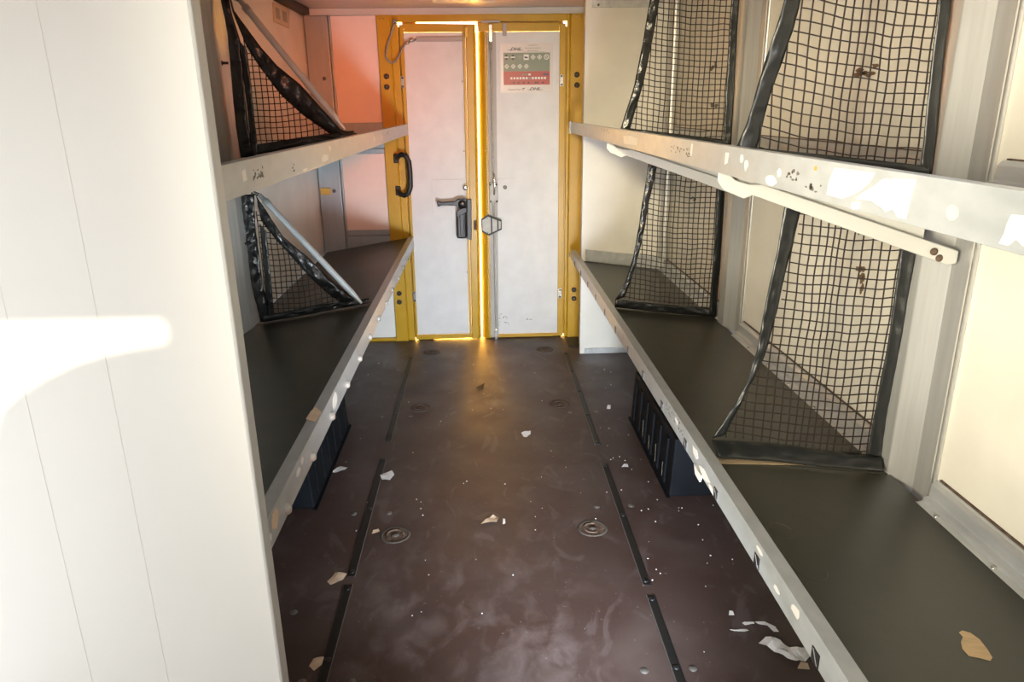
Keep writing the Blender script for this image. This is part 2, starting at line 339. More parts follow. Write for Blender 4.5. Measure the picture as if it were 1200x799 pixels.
lean(B(), 4.566, 4.597, -0.105, -0.090, 0.034, 1.872).build('lock_stile', 'yellow_paint', d1, bevel=0.002)
STILE = [(-0.089, 4.597), (-0.089, 4.564), (-0.083, 4.558), (-0.045, 4.558), (-0.034, 4.567), (-0.0275, 4.590), (-0.0275, 4.597)]
B().add([(sl(0.004, x), y, 0.004) for x, y in STILE] + [(sl(1.91, x), y, 1.91) for x, y in STILE], [tuple(range(7)), tuple(range(13, 6, -1))] + [(i, (i + 1) % 7, (i + 1) % 7 + 7, i + 7) for i in range(7)]).build('lock_stile', 'yellow_paint', d1)
hinges(d1, -0.451)
# raised square backing plate, black lever and black lock case
B().box(-0.308, -0.100, D - 0.004, D - 0.0002, 0.79, 1.032).build('backing_plate', 'door_white', d1, bevel=0.001)
lk = B().box(-0.163, -0.100, 4.515, 4.5805, 0.675, 0.845).build('lock_case', 'black_plastic', d1, bevel=0.012)
B().box(-0.140, -0.117, 4.507, 4.5145, 0.70, 0.825).build('slide', 'black_plastic', lk, bevel=0.003)
B().prism([(-0.100, 0.668), (-0.072, 0.660), (-0.066, 0.915), (-0.094, 0.915)], 'xz', 4.535, 4.557).build('lock_plate', 'black_plastic', d1, bevel=0.003)
lv = B().lathe([(0.0, -0.02), (0.026, -0.02), (0.028, 0.02), (0.028, 0.05)], 18, 'y', (-0.122, 4.515, 0.888)).build('lever', 'black_plastic', d1)
B().prism([(-0.276, 0.878), (-0.276, 0.910), (-0.262, 0.912), (-0.255, 0.904), (-0.165, 0.908), (-0.150, 0.922), (-0.095, 0.922), (-0.095, 0.865), (-0.150, 0.868), (-0.165, 0.882), (-0.255, 0.884), (-0.262, 0.878)], 'xz', 4.502, 4.522).build('lever_arm', 'black_plastic', lv, bevel=0.005)
B().prism([(-0.130, 0.865), (-0.095, 0.865), (-0.095, 0.84), (-0.160, 0.80), (-0.160, 0.845)], 'xz', 4.512, 4.535).build('lever_arm', 'black_plastic', lv, bevel=0.004)
B().lathe([(0.010, 0), (0.010, -0.004), (0.0, -0.005)], 12, 'y', (-0.122, 4.495, 0.893)).build('lever_bolt', 'chrome', lv)
B().lathe([(0.016, 0), (0.016, -0.010), (0.010, -0.013), (0.0, -0.013)], 14, 'y', (-0.102, 4.560, 0.983)).build('lock_cylinder', 'chrome', d1)
B().box(-0.056, -0.038, 4.548, 4.5575, 0.722, 0.782).build('latch_slot', 'rust', d1)
for x, z in ((-0.42, 0.02), (-0.28, 0.022), (-0.13, 0.022)): inst('rivet', riv, (x, 4.574, z), d1)
for x, z in ((-0.100, 1.60), (-0.103, 1.20), (-0.106, 0.45)): inst('rivet', riv, (x, 4.566, z), d1)
B().box(-0.078, -0.058, 4.54, 4.557, 1.84, 1.895).build('stay_clip', 'brass', d1, bevel=0.003)

d2 = struct(empty('door_2', (0.25, 4.59, 0.0)), 'right rear door leaf with the hazard notice and the steel rod'); d2['category'] = 'door'
B().prism([(0.086, 0.026), (0.476, 0.026), (0.478, 1.872), (0.094, 1.872)], 'xz', D, D + 0.012).build('door_panel', 'door_white', d2)
B().prism([(0.476, 0.006), (0.510, 0.010), (0.512, 1.913), (0.478, 1.913)], 'xz', 4.572, 4.597).build('edge_strip', 'yellow_paint', d2, bevel=0.002)
B().box(0.086, 0.475, 4.574, 4.597, 0.004, 0.025).build('bottom_strip', 'yellow_paint', d2, bevel=0.002)
B().box(0.0, 0.477, 4.574, 4.597, 1.873, 1.919).build('top_strip', 'yellow_paint', d2, bevel=0.002)
def lean_prof(prof, z0, z1):                              # upright strip of a given plan profile
    n = len(prof); return B().add([(sl(z0, x), y, z0) for x, y in prof] + [(sl(z1, x), y, z1) for x, y in prof], [tuple(range(n)), tuple(range(2 * n - 1, n - 1, -1))] + [(i, (i + 1) % n, (i + 1) % n + n, i + n) for i in range(n)])
lean_prof([(-0.0195, 4.612), (-0.0175, 4.598), (-0.008, 4.585), (0.004, 4.573), (0.016, 4.564), (0.024, 4.561), (0.024, 4.612)], 0.004, 1.872).build('meeting_seal', 'yellow_paint', d2)
lean(B(), 4.566, 4.597, 0.0245, 0.038, 0.004, 1.872).build('meeting_strip', 'yellow_paint', d2, bevel=0.003)
lean(B(), 4.578, 4.597, 0.0385, 0.088, 0.004, 1.872).build('rod_channel', 'channel_grey', d2, bevel=0.002)
hinges(d2, 0.490)
rod = B().tube([(0.071, 4.566, 0.02), (0.073, 4.566, 1.90)], 0.007, 10).build('lock_rod', 'steel', d2)
B().box(0.062, 0.084, 4.553, 4.566, 1.815, 1.91).build('rod_guide', 'chrome', d2, bevel=0.003)
B().box(0.064, 0.080, 4.556, 4.566, 1.775, 1.803).build('rod_guide', 'dark_steel', d2, bevel=0.002)
B().box(0.062, 0.080, 4.553, 4.566, 0.0, 0.066).build('rod_guide', 'chrome', d2, bevel=0.002)
B().box(0.143, 0.166, 4.56, 4.573, 1.848, 1.915).build('hook_plate', 'grey_plastic', d2, bevel=0.002)
B().box(0.02, 0.13, 4.55, 4.565, 1.918, 1.930).build('rod_plate', 'grey_plastic', d2, bevel=0.002)
kp = B().box(0.046, 0.098, 4.552, 4.5775, 0.888, 1.010).build('rod_keeper', 'steel', d2, bevel=0.002)
B().tube([(0.076, 4.546, 0.940), (0.078, 4.535, 0.96), (0.079, 4.533, 1.04), (0.078, 4.545, 1.062), (0.074, 4.556, 1.064)], 0.006, 8).build('rod_lever', 'chrome', kp)
for x, z in ((0.053, 1.000), (0.091, 1.000), (0.053, 0.897), (0.091, 0.897)): inst('hinge_bolt', hb, (x, 4.552, z), kp)
hx = [(-0.010, 0.790), (0.035, 0.817), (0.119, 0.782), (0.119, 0.722), (0.036, 0.684), (-0.010, 0.712)]
hxp = B().prism(hx, 'xz', 4.548, 4.552).build('latch_plate', 'latch_dark', d2)
def inset(poly, k):
    cx = sum(p[0] for p in poly) / len(poly); cz = sum(p[1] for p in poly) / len(poly); return [(cx + (x - cx) * k, cz + (z - cz) * k) for x, z in poly]
B().prism([(-0.002, 0.783), (0.035, 0.804), (0.051, 0.797), (0.051, 0.703), (0.036, 0.697), (-0.002, 0.719)], 'xz', 4.5455, 4.548).build('plate_face', 'steel', hxp)
B().prism([(0.060, 0.793), (0.090, 0.781), (0.090, 0.720), (0.060, 0.706)], 'xz', 4.5455, 4.548).build('plate_face', 'steel', hxp)
B().prism([(0.099, 0.778), (0.113, 0.772), (0.113, 0.731), (0.099, 0.724)], 'xz', 4.5455, 4.548).build('plate_face', 'steel', hxp)
for x, z in ((0.030, 0.793), (0.030, 0.704)): inst('rivet', riv, (x, 4.545, z), hxp)
B().box(0.100, 0.202, D - 0.004, D - 0.0002, 0.93, 1.034).build('backing_plate', 'door_white', d2, bevel=0.001)
B().lathe([(0.012, 0), (0.012, -0.004), (0.006, -0.006), (0, -0.006)], 14, 'y', (0.144, D - 0.004, 0.979)).build('blind_plug', 'dark_steel', d2)
for x, z in ((0.03, 1.2), (0.03, 0.70), (0.03, 0.45)): inst('rivet', riv, (sl(z, 0.02), 4.560, z), d2)
for k, (x, z, rx, rz) in enumerate(((0.13, 0.135, 0.02, 0.012), (0.145, 0.10, 0.016, 0.008), (0.085, 0.09, 0.012, 0.02), (0.29, 0.12, 0.018, 0.004), (0.10, 0.15, 0.006, 0.02))):
    bb = B(); rr = random.Random(k)
    for j in range(5): 
        ox, oz = rr.uniform(-rx, rx), rr.uniform(-rz, rz)
        bb.prism([(x + ox + p, z + oz + q) for p, q in blob(6, 0.008 * rr.random() + 0.003, 0.0025, 0.5, k * 9 + j)], 'xz', D - 0.0008, D - 0.0001)
    bb.build('scuff', 'smudge', d2)

# hazard notice stuck on the right leaf
sg = empty('notice_sticker', (0.283, D - 0.001, 1.545)); tag(sg, 'green and red hazard pictogram notice on the right rear door', 'sign')
YS = D - 0.0015
B().box(0.128, 0.44, YS, YS + 0.0012, 1.535, 1.81).build('clear_film', 'sign_clear', sg)
B().box(0.146, 0.421, YS - 0.001, YS - 0.0001, 1.654, 1.757).build('green_field', 'sign_green', sg)
B().box(0.146, 0.421, YS - 0.001, YS - 0.0001, 1.578, 1.6538).build('red_field', 'sign_red', sg)
def pic(poly, m, lift=1): return B().prism(poly, 'xz', YS - 0.001 - 0.0006 * lift, YS - 0.0011 - 0.0006 * (lift - 1)).build('pictogram', m, sg)
def dia(x, z, r): return [(x - r, z), (x, z - r), (x + r, z), (x, z + r)]
def zx(px_): return 0.146 + (px_ - 220) * 0.275 / 392
def zz(py_): return 1.757 - (py_ - 305) * 0.179 / 273
for i, xp in enumerate((245, 300, 358, 412, 470, 525, 583)):
    x, z = zx(xp), zz(343)
    if i < 2: pic(dia(x, z, 0.016), 'sign_black'); pic([(x - .013, z - .004), (x + .013, z - .004), (x + .013, z + .004), (x - .013, z + .004)], 'sign_white', 2)
    elif i == 2: pic(dia(x, z, 0.014), 'sign_dim'); pic([(x - .004, z - .003), (x + .004, z - .003), (x, z + .006)], 'sign_green', 2)
    elif i == 3:
        pic([(x - .015, z - .015), (x + .015, z - .015), (x + .015, z + .015), (x - .015, z + .015)], 'sign_white')
        pic([(x - .010, z - .006), (x - .010, z + .008), (x - .003, z + .002), (x + .002, z + .003), (x + .009, z + .0), (x + .011, z - .006)], 'sign_black', 2)
    elif i < 6: pic(dia(x, z, 0.015), 'sign_white'); pic(dia(x, z, 0.010), 'sign_green', 2); pic([(x - .004, z - .004), (x + .004, z - .004), (x + .003, z + .005), (x - .003, z + .005)], 'sign_white', 3)
    else:
        pic([(x + .015 * math.cos(a * math.pi / 8), z + .015 * math.sin(a * math.pi / 8)) for a in range(16)], 'sign_white')
        pic([(x + .011 * math.cos(a * math.pi / 8), z + .011 * math.sin(a * math.pi / 8)) for a in range(16)], 'sign_dim', 2)
        pic([(x - .010, z + .008), (x - .008, z + .010), (x + .010, z - .008), (x + .008, z - .010)], 'sign_white', 3)
for xp in (247, 302, 358, 413):
    x, z = zx(xp), zz(420); pic(dia(x, z, 0.014), 'sign_white'); pic(dia(x, z, 0.0085), 'sign_green', 2); pic(dia(x, z, 0.004), 'sign_white', 3)
for xp in range(285, 580, 26):
    x, z = zx(xp), zz(521); pic([(x - .006, z - .006), (x + .006, z - .006), (x + .006, z + .006), (x - .006, z + .006)], 'sign_white' if xp != 441 else 'sign_dim')
for xp, mm in ((385, 'sign_green'), (412, 'sign_green'), (440, 'sign_white'), (565, 'sign_blue'), (590, 'sign_blue')):
    x, z = zx(xp), zz(490); pic([(x - .007, z - .005), (x + .007, z - .005), (x + .007, z + .005), (x - .007, z + .005)], mm)
for xp in (305, 345, 390, 430, 490, 507, 553):
    x, z = zx(xp), zz(560); pic([(x - .006, z - .004), (x + .006, z - .004), (x + .003, z + .006), (x - .003, z + .006)], 'sign_black')
def text(s, x, z, size, shear=0.0, bold=0.0, m='sign_black', name='lettering', y=None, sx=1.0):
    cu = bpy.data.curves.new(name, 'FONT'); cu.body = s; cu.size = size; cu.shear = shear; cu.offset = bold; cu.extrude = 0.0002; cu.resolution_u = 2
    t = bpy.data.objects.new(name, cu); COL.objects.link(t); bpy.context.view_layer.update()
    me = bpy.data.meshes.new_from_object(t.evaluated_get(bpy.context.evaluated_depsgraph_get())); bpy.data.objects.remove(t)
    me.transform(Matrix.Diagonal((sx, 1, 1, 1))); me.materials.clear(); me.materials.append(MATS[m])
    return inst(name, me, (x, (YS - 0.0006) if y is None else y, z), sg, (math.pi / 2, 0, 0))
text('DHL', 0.185, 1.769, 0.024, 0.45, 0.0006, sx=1.35)
text('DHL', 0.298, 1.5475, 0.022, 0.45, 0.0006, sx=1.45)
text('Deutsche Post', 0.172, 1.548, 0.0125, 0, 0.0001)
for x0, x1, z in ((0.170, 0.188, 1.7705), (0.235, 0.262, 1.7705), (0.286, 0.302, 1.549), (0.352, 0.378, 1.549)):
    B().box(x0, x1, YS - 0.0008, YS - 0.0001, z, z + 0.0022).build('lettering_bar', 'sign_black', sg)
def ring(x, z, r, wd): 
    b = B()
    for a in range(12):
        t0, t1 = a * math.pi / 6, (a + 1) * math.pi / 6
        b.prism([(x + r * math.cos(t0), z + r * math.sin(t0)), (x + r * math.cos(t1), z + r * math.sin(t1)), (x + (r - wd) * math.cos(t1), z + (r - wd) * math.sin(t1)), (x + (r - wd) * math.cos(t0), z + (r - wd) * math.sin(t0))], 'xz', YS - 0.0008, YS - 0.0001)
    return b
rb = ring(0.259, 1.5535, 0.0062, 0.0022); rb.prism([(0.257, 1.559), (0.271, 1.562), (0.271, 1.555), (0.262, 1.557)], 'xz', YS - 0.0008, YS - 0.0001); rb.build('horn_emblem', 'sign_black', sg)
for z, x0, x1 in ((1.795, 0.290, 0.348), (1.780, 0.274, 0.368), (1.766, 0.288, 0.355)):
    x = x0; rr = random.Random(int(z * 999)); bb = B()
    while x < x1:
        d = rr.uniform(0.004, 0.012); bb.box(x, min(x + d, x1), YS - 0.0008, YS - 0.0001, z, z + 0.004); x += d + 0.003
    bb.build('small_print', 'sign_dim', sg)
B().box(0.26, 0.39, YS - 0.0008, YS - 0.0001, 1.7605, 1.762).build('rule_line', 'sign_dim', sg)

# black grab handle on the left jamb
gh = empty('grab_handle', (-0.50, 4.55, 0.93)); tag(gh, 'black curved grab handle on the left yellow door jamb', 'handle')
B().tube([(-0.512, 4.556, 1.165), (-0.508, 4.53, 1.168), (-0.500, 4.512, 1.178), (-0.478, 4.505, 1.190), (-0.450, 4.50, 1.182), (-0.434, 4.50, 1.150), (-0.430, 4.50, 1.08), (-0.432, 4.50, 1.00), (-0.446, 4.50, 0.962), (-0.470, 4.505, 0.947), (-0.496, 4.512, 0.955), (-0.508, 4.53, 0.968), (-0.512, 4.556, 0.972)], 0.0155, 12).build('grip', 'black_plastic', gh)
for z, dz in ((1.165, -1), (0.972, 1)):
    B().box(-0.530, -0.497, 4.545, 4.5598, z - 0.028, z + 0.028).build('foot', 'black_plastic', gh, bevel=0.006)

# spiral cable from jamb to the left leaf
cb = empty('door_cable', (-0.47, 4.55, 1.70)); tag(cb, 'grey looped spiral cable from jamb to left rear door', 'cable')
path = lerp_poly([(-0.474, 4.545, 1.92), (-0.492, 4.54, 1.88), (-0.513, 4.535, 1.83), (-0.532, 4.53, 1.77), (-0.535, 4.53, 1.735), (-0.520, 4.53, 1.711), (-0.498, 4.53, 1.706), (-0.478, 4.535, 1.718), (-0.462, 4.54, 1.745), (-0.446, 4.545, 1.775), (-0.430, 4.55, 1.802), (-0.410, 4.555, 1.817), (-0.385, 4.565, 1.826), (-0.36, 4.572, 1.831)], 90)
b = B(); pts = []
for i, p in enumerate(path):
    a = i * 1.3; pts.append(p + Vector((math.cos(a), 0, math.sin(a))) * 0.0028)
b.tube(pts, 0.0052, 6).build('spiral_lead', 'cable_grey', cb)
B().box(-0.360, -0.088, 4.566, 4.5845, 1.822, 1.846).build('cable_duct', 'grey_plastic', cb, bevel=0.002)
B().lathe([(0.0, -0.03), (0.012, -0.028), (0.015, -0.01), (0.015, 0.02)], 12, 'y', (-0.474, 4.555, 1.925)).build('socket', 'chrome', cb)
for x, z in ((-0.412, 1.815), (-0.385, 1.828)): B().lathe([(0.0, -0.012), (0.010, -0.012), (0.010, 0.012), (0.0, 0.012)], 10, 'x', (x, 4.560, z)).build('clamp', 'chrome', cb)

# plate on the upper left wall
wpl = B().prism([(3.90, 1.865), (4.20, 1.862), (4.25, 1.965), (3.92, 1.955)], 'yz', -0.9995, -0.994).build('wall_plate', 'red_plate', bevel=0.002); tag(wpl, 'pale worn plate high on the left wall by the roof', 'plate')
B().box(-0.9945, -0.9925, 3.95, 4.02, 1.885, 1.935).build('plate_window', 'sign_dim', wpl); B().box(-0.9945, -0.9925, 4.08, 4.16, 1.885, 1.935).build('plate_window', 'sign_dim', wpl)

# ------------------------------------------------------------------ wall pillars, profiles, stains
def pillar(n, sgn, xw, ys, label):
    # ys: far edge, inner face near edge, chamfer end, wall end
    a, b_, c, d = ys
    pts = [(xw, a + 0.015), (xw - sgn * 0.046, a), (xw - sgn * 0.046, b_), (xw - sgn * 0.010, c), (xw - sgn * 0.008, d), (xw, d)]
    o = struct(B().prism(pts, 'xy', 0.0, 1.9995).build('trim_%d' % n, 'aluminium', bevel=0.003), label)
    B().box(*sorted((xw - sgn * 0.012, xw - sgn * 0.016)), d + 0.005, d + 0.012, 0.0, 1.99).build('pillar_bead', 'aluminium', o)
    return o
p3 = pillar(3, 1, 1.09, (1.735, 1.665, 1.605, 1.530), 'grey metal pillar on the right wall nearest the viewer')
p4 = pillar(4, 1, 1.09, (3.095, 3.020, 2.965, 2.900), 'grey metal pillar on the right wall at the far nets')
p5 = pillar(5, -1, -1.0, (3.02, 2.88, 2.70, 2.60), 'grey metal pillar on the left wall at the nets')
def profile(y0, y1, zb, name='wall_profile', parent=None):
    o = B().prism([(1.035, zb), (1.035, zb + 0.006), (1.052, zb + 0.008), (1.054, zb + 0.020), (1.066, zb + 0.022), (1.068, zb + 0.052), (1.076, zb + 0.060), (1.082, zb + 0.062), (1.0898, zb + 0.062), (1.0898, zb)], 'xz', y0, y1).build(name, 'aluminium_long', parent, bevel=0.0015)
    B().box(1.029, 1.036, y0 + 0.004, y1 - 0.004, zb + 0.0035, zb + 0.0052).build('rust_edge', 'rust', o)
    B().box(1.084, 1.0897, y0 + 0.004, y1 - 0.004, zb + 0.0622, zb + 0.0655).build('rust_edge', 'rust', o)
    return o
for y, z, ry, rz, m in ((2.13, 1.535, 0.065, 0.018, 'stain_brown'), (2.02, 0.985, 0.03, 0.022, 'stain_brown'), (2.0, 0.955, 0.012, 0.03, 'stain_brown'), (2.05, 1.12, 0.015, 0.03, 'stain_brown'), (3.55, 1.62, 0.05, 0.02, 'smudge'), (3.5, 1.45, 0.06, 0.012, 'smudge'), (3.75, 0.99, 0.05, 0.010, 'smudge')):
    bb = B()
    for j in range(7):
        rr = random.Random(int(y * 100) + j); oy, oz = rr.uniform(-ry, ry) * .8, rr.uniform(-rz, rz) * .8
        bb.prism([(y + oy + p, z + oz + q) for p, q in blob(8, ry * 0.45, rz * 0.45, 0.6, j)], 'yz', 1.0862, 1.0899)
    bb.build('stain', m, wr)
B().prism([(1.0899, 2.02), (1.088, 2.05), (1.087, 2.09), (1.087, 2.11), (1.088, 2.15), (1.0899, 2.18)], 'xy', 0.6, 1.9995).build('wall_bulge', 'cream_lit_panel', wr)  # low bulge added where the wall shows a bright reflection streak
B().prism([(1.0899, 3.57), (1.088, 3.60), (1.087, 3.62), (1.087, 3.64), (1.088, 3.66), (1.0899, 3.69)], 'xy', 0.6, 1.9995).build('wall_bulge', 'cream_lit_panel', wr)

# ------------------------------------------------------------------ floor fittings
def track(x, y0, y1, nearlip):
    o = B().box(x - 0.011, x + 0.011, y0, y1, 0.0, 0.0022).build('lashing_track', 'track_rubber', fl)
    B().box(x - 0.0135, x - 0.0112, y0 - 0.003, y1 + 0.003, 0.0, 0.0035).build('track_lip', 'floor_screw' if x > 0 else 'track_rubber', o)
    B().box(x + 0.0112, x + 0.0135, y0 - 0.003, y1 + 0.003, 0.0, 0.0035).build('track_lip', 'track_rubber' if x > 0 else 'floor_screw', o)
    n = max(2, int((y1 - y0) / 0.28))
    for i in range(n + 1):
        yy = y0 + 0.02 + (y1 - y0 - 0.04) * i / n
        inst('track_stud', STUD, (x, yy, 0.0022), o)
STUD = B().lathe([(0.009, 0), (0.009, 0.0025), (0.006, 0.004), (0.0, 0.004)], 10).mesh('track_stud', 'black_plastic')
for y0, y1 in ((3.05, 4.22), (2.04, 2.87), (0.7, 1.993)): track(-0.457, y0, y1, 0)
for y0, y1 in ((2.95, 4.24), (1.937, 2.763), (0.7, 1.886)): track(0.493, y0, y1, 0)
mat('ring_grey', (0.085, 0.070, 0.058), 0.8, spec=0.2)
CUP_R = B().lathe([(0.054, 0), (0.052, 0.0025), (0.047, 0.0035), (0.044, 0.002), (0.042, 0.0012)], 24).mesh('lashing_ring', 'ring_grey')
CUP_B = B().lathe([(0.0425, 0.0014), (0.030, 0.0008), (0.0, 0.0008)], 24).mesh('ring_bowl', 'rust')
CUP_H = B().lathe([(0.014, 0.001), (0.014, 0.004), (0.0, 0.005)], 12).mesh('ring_bolt', 'ring_grey')
CUP_T = B().tube([(0.030 * math.cos(a * math.pi / 8), 0.030 * math.sin(a * math.pi / 8), 0.003) for a in range(-1, 10)], 0.0035, 6).mesh('ring_bow', 'rust')
for x in (-0.340, 0.369):
    for y in (1.53, 2.273, 3.430, 4.312):
        if x > 0 and y < 2: continue
        c = inst('lashing_ring', CUP_R, (x, y, 0), fl)
        inst('ring_bowl', CUP_B, (x, y, 0), c); inst('ring_bolt', CUP_H, (x, y, 0), c); inst('ring_bow', CUP_T, (x, y, 0), c, (0, 0, random.uniform(0, 3)))
SCR = B().lathe([(0.012, 0), (0.011, 0.0015), (0.0, 0.0018)], 12).mesh('floor_screw', 'floor_screw')
for x, y in ((0.408, 2.421), (0.539, 2.420), (0.406, 1.575), (0.538, 1.576), (-0.512, 2.427), (-0.380, 2.424), (-0.511, 1.585), (-0.602, 1.871), (0.410, 3.315), (0.541, 3.315), (-0.518, 3.327), (-0.379, 3.323), (-0.38, 1.58), (-0.515, 4.0), (0.54, 4.05)):
    inst('floor_screw', SCR, (x, y, 0), fl)
B().lathe([(0.03, 0.0008), (0.0, 0.0008)], 12, 'z', (0.60, 4.45, 0)).build('floor_mat', 'track_rubber', fl)
B().box(0.525, 0.66, 4.35, 4.53, 0.0, 0.006).build('rubber_pad', 'track_rubber', fl, bevel=0.002)

# scraps of paper and tape on the floor
def scrap(poly, cx, cy, label, m='paper_white', crumple=0.006, z0=0.0, name='paper_scrap', cat='paper scrap', tilt=(0, 0)):
    bm = bmesh.new(); vs = [bm.verts.new((x, y, 0)) for x, y in poly]; bm.faces.new(vs)
    bmesh.ops.triangulate(bm, faces=bm.faces[:]); bmesh.ops.subdivide_edges(bm, edges=bm.edges[:], cuts=2, use_grid_fill=True)
    for v in bm.verts: v.co.z = crumple * (0.5 + 0.5 * noise.noise(Vector((v.co.x * 30 + cx * 9, v.co.y * 30, cy)))) * 1.6 + v.co.x * tilt[0] + v.co.y * tilt[1]
    zmin = min(v.co.z for v in bm.verts)
    for v in bm.verts: v.co.z -= zmin
    me = bpy.data.meshes.new(name); bm.to_mesh(me); bm.free(); me.materials.append(MATS[m])
    o = inst(name, me, (cx, cy, z0 + 0.0008)); md = o.modifiers.new('solid', 'SOLIDIFY'); md.thickness = 0.0006
    if label: tag(o, label, cat)
    return o
scrap([(-0.055, 0.045), (-0.03, 0.060), (0.005, 0.045), (0.02, 0.015), (0.05, 0.010), (0.075, 0.018), (0.078, -0.005), (0.045, -0.035), (0.015, -0.04), (-0.01, -0.015), (-0.035, 0.012)], 0.805, 1.615, 'largest crumpled white paper scrap on the floor under the right rail', crumple=0.014)
scrap([(-0.008, 0.006), (0.03, -0.006), (0.045, 0.0), (0.04, 0.006)], 0.695, 1.712, 'thin pointed white paper strip on the floor left of the largest scrap')
scrap([(-0.02, 0.004), (-0.012, 0.008), (0.014, 0.005), (0.014, -0.004), (-0.014, -0.005)], 0.752, 1.741, 'small flat white paper sliver behind the largest scrap')
scrap([(-0.03, 0.018), (0.0, 0.020), (0.022, -0.004), (0.024, -0.028), (0.010, -0.026), (0.0, 0.0), (-0.022, 0.010)], 0.800, 1.728, 'curved white paper strip just behind the largest scrap')
scrap([(-0.02, -0.035), (0.012, -0.04), (0.026, 0.0), (0.012, 0.035), (-0.024, 0.022), (-0.034, 0.0)], -0.418, 2.717, 'white square of paper beside the left lashing track', crumple=0.008)
scrap([(-0.03, -0.02), (0.0, -0.028), (0.028, -0.01), (0.034, 0.012), (0.0, 0.022)], -0.632, 2.785, 'white paper scrap at the foot of the left black box', crumple=0.01)
scrap([(-0.022, 0.02), (-0.01, 0.026), (0.024, 0.036), (0.02, 0.0), (0.0, -0.03), (-0.015, -0.02)], 0.178, 3.075, 'pale torn paper scrap in the middle of the floor', crumple=0.014)
t1 = scrap([(-0.045, -0.028), (-0.018, -0.02), (0.012, -0.012), (0.022, 0.02), (0.0, 0.035), (-0.02, 0.01)], 0.012, 2.345, 'curled brown tape scrap near the middle of the floor', 'paper_tan', 0.016, name='tape_scrap', cat='tape scrap')
scrap([(0.0, -0.02), (0.010, -0.012), (0.010, 0.015), (0.002, 0.02)], 0.046, 2.338, 'tiny white chip touching the brown tape scrap', crumple=0.008)
scrap([(-0.03, -0.02), (-0.016, -0.038), (0.018, -0.012), (0.028, 0.018), (-0.012, 0.026)], -0.500, 2.035, 'tan cardboard chip beside the left track', 'paper_tan', 0.006, name='cardboard_scrap', cat='cardboard scrap')
scrap([(-0.018, -0.01), (0.0, -0.03), (0.020, 0.0), (0.016, 0.02), (-0.012, 0.016)], -0.487, 1.652, 'tan cardboard chip nearest the viewer on the left floor', 'paper_tan', 0.008, name='cardboard_scrap', cat='cardboard scrap')
scrap([(-0.012, -0.02), (0.006, -0.028), (0.014, 0.01), (0.0, 0.02)], 0.613, 3.375, 'tiny white paper chip on the floor before the right black box', crumple=0.006)
scrap([(-0.015, -0.01), (0.012, -0.016), (0.014, 0.01), (0.0, 0.016)], 0.576, 2.741, 'tiny white paper chip left of the right black box near corner', crumple=0.006)
scrap([(-0.02, -0.03), (0.02, -0.04), (0.028, 0.03), (0.0, 0.02)], -0.040, 3.700, 'dark dry leaf scrap on the floor near the rear doors', 'dark_leaf', 0.014, name='leaf_scrap', cat='leaf')
scrap([(-0.008, -0.008), (0.008, -0.01), (0.010, 0.008), (0.0, 0.010)], 0.713, 1.791, 'tiny white crumb behind the thin paper strip', crumple=0.004)
scrap([(-0.02, -0.012), (0.012, -0.016), (0.016, 0.006), (0.0, 0.014)], 0.838, 1.570, 'tan chip peeking out under the largest paper scrap', 'paper_tan', 0.004, name='cardboard_scrap', cat='cardboard scrap')
scrap([(-0.012, -0.016), (0.014, 0.0), (0.008, 0.016), (-0.010, 0.006)], -0.413, 2.300, 'small pinkish chip beside the left lashing ring', 'paper_tan', 0.006, name='cardboard_scrap', cat='cardboard scrap')
bb = B(); rr = random.Random(3)
for i in range(110):
    x, y = (rr.uniform(0.52, 0.85), rr.uniform(2.0, 3.3)) if i < 50 else (rr.uniform(-0.75, 0.8), rr.uniform(1.5, 4.2))
    if 0.66 < x and 2.43 < y < 3.26 or x < -0.63 and 2.43 < y < 3.26: continue
    r = rr.uniform(0.0015, 0.004); bb.prism([(x + p, y + q) for p, q in blob(5, r, r, 0.5, i)], 'xy', 0.0, 0.0015)
tag(bb.build('floor_crumbs', 'paper_white', kind='stuff'), 'tiny pale crumbs and dust specks strewn over the floor', 'crumbs')

# ------------------------------------------------------------------ black wheel boxes
def wheel_box(name, sgn, xin, label):
    r = empty(name, (sgn * 0.86, 2.85, 0)); tag(r, label, 'wheel box', 'wheel boxes')
    x0, x1 = sorted((xin, sgn * (1.085 if sgn > 0 else 0.995)))
    B().prism([(x0 + (0.012 if sgn > 0 else 0), 0.245), (x1 - (0.012 if sgn < 0 else 0), 0.245), (x1, 0.0), (x0, 0.0)], 'xz', 2.475, 3.225).build('housing', 'box_black', r, bevel=0.006)
    xf = xin
    for i in range(6):
        y = 2.55 + i * 0.12
        B().prism([(xf - sgn * 0.006, 0.02), (xf - sgn * 0.006 + sgn * 0.009, 0.215), (xf + sgn * 0.013, 0.215), (xf + sgn * 0.004, 0.02)], 'xz', y, y + 0.045).build('rib', 'box_black', r, bevel=0.003)
    B().box(min(xin - sgn * 0.012, x1), max(xin - sgn * 0.012, xin), 2.462, 3.235, 0.0, 0.006).build('foot_flange', 'box_black', r)
    return r
wb1 = wheel_box('wheel_arch_box', 1, 0.698, 'black ribbed wheel box under the right lower shelf')
wb2 = wheel_box('wheel_arch_box', -1, -0.668, 'black ribbed wheel box under the left lower shelf')
B().prism([(0.832 + p, 0.165 + q) for p, q in ((-0.03, -0.045), (0.02, -0.05), (0.024, 0.05), (-0.026, 0.052))], 'xz', 2.472, 2.4748).build('worn_sticker', 'chalk', wb1)
for i in range(4): B().box(0.691, 0.6925, 2.575 + i * 0.12, 2.580 + i * 0.12, 0.04, 0.10 + 0.02 * (i % 2)).build('scratch', 'chalk', wb1)

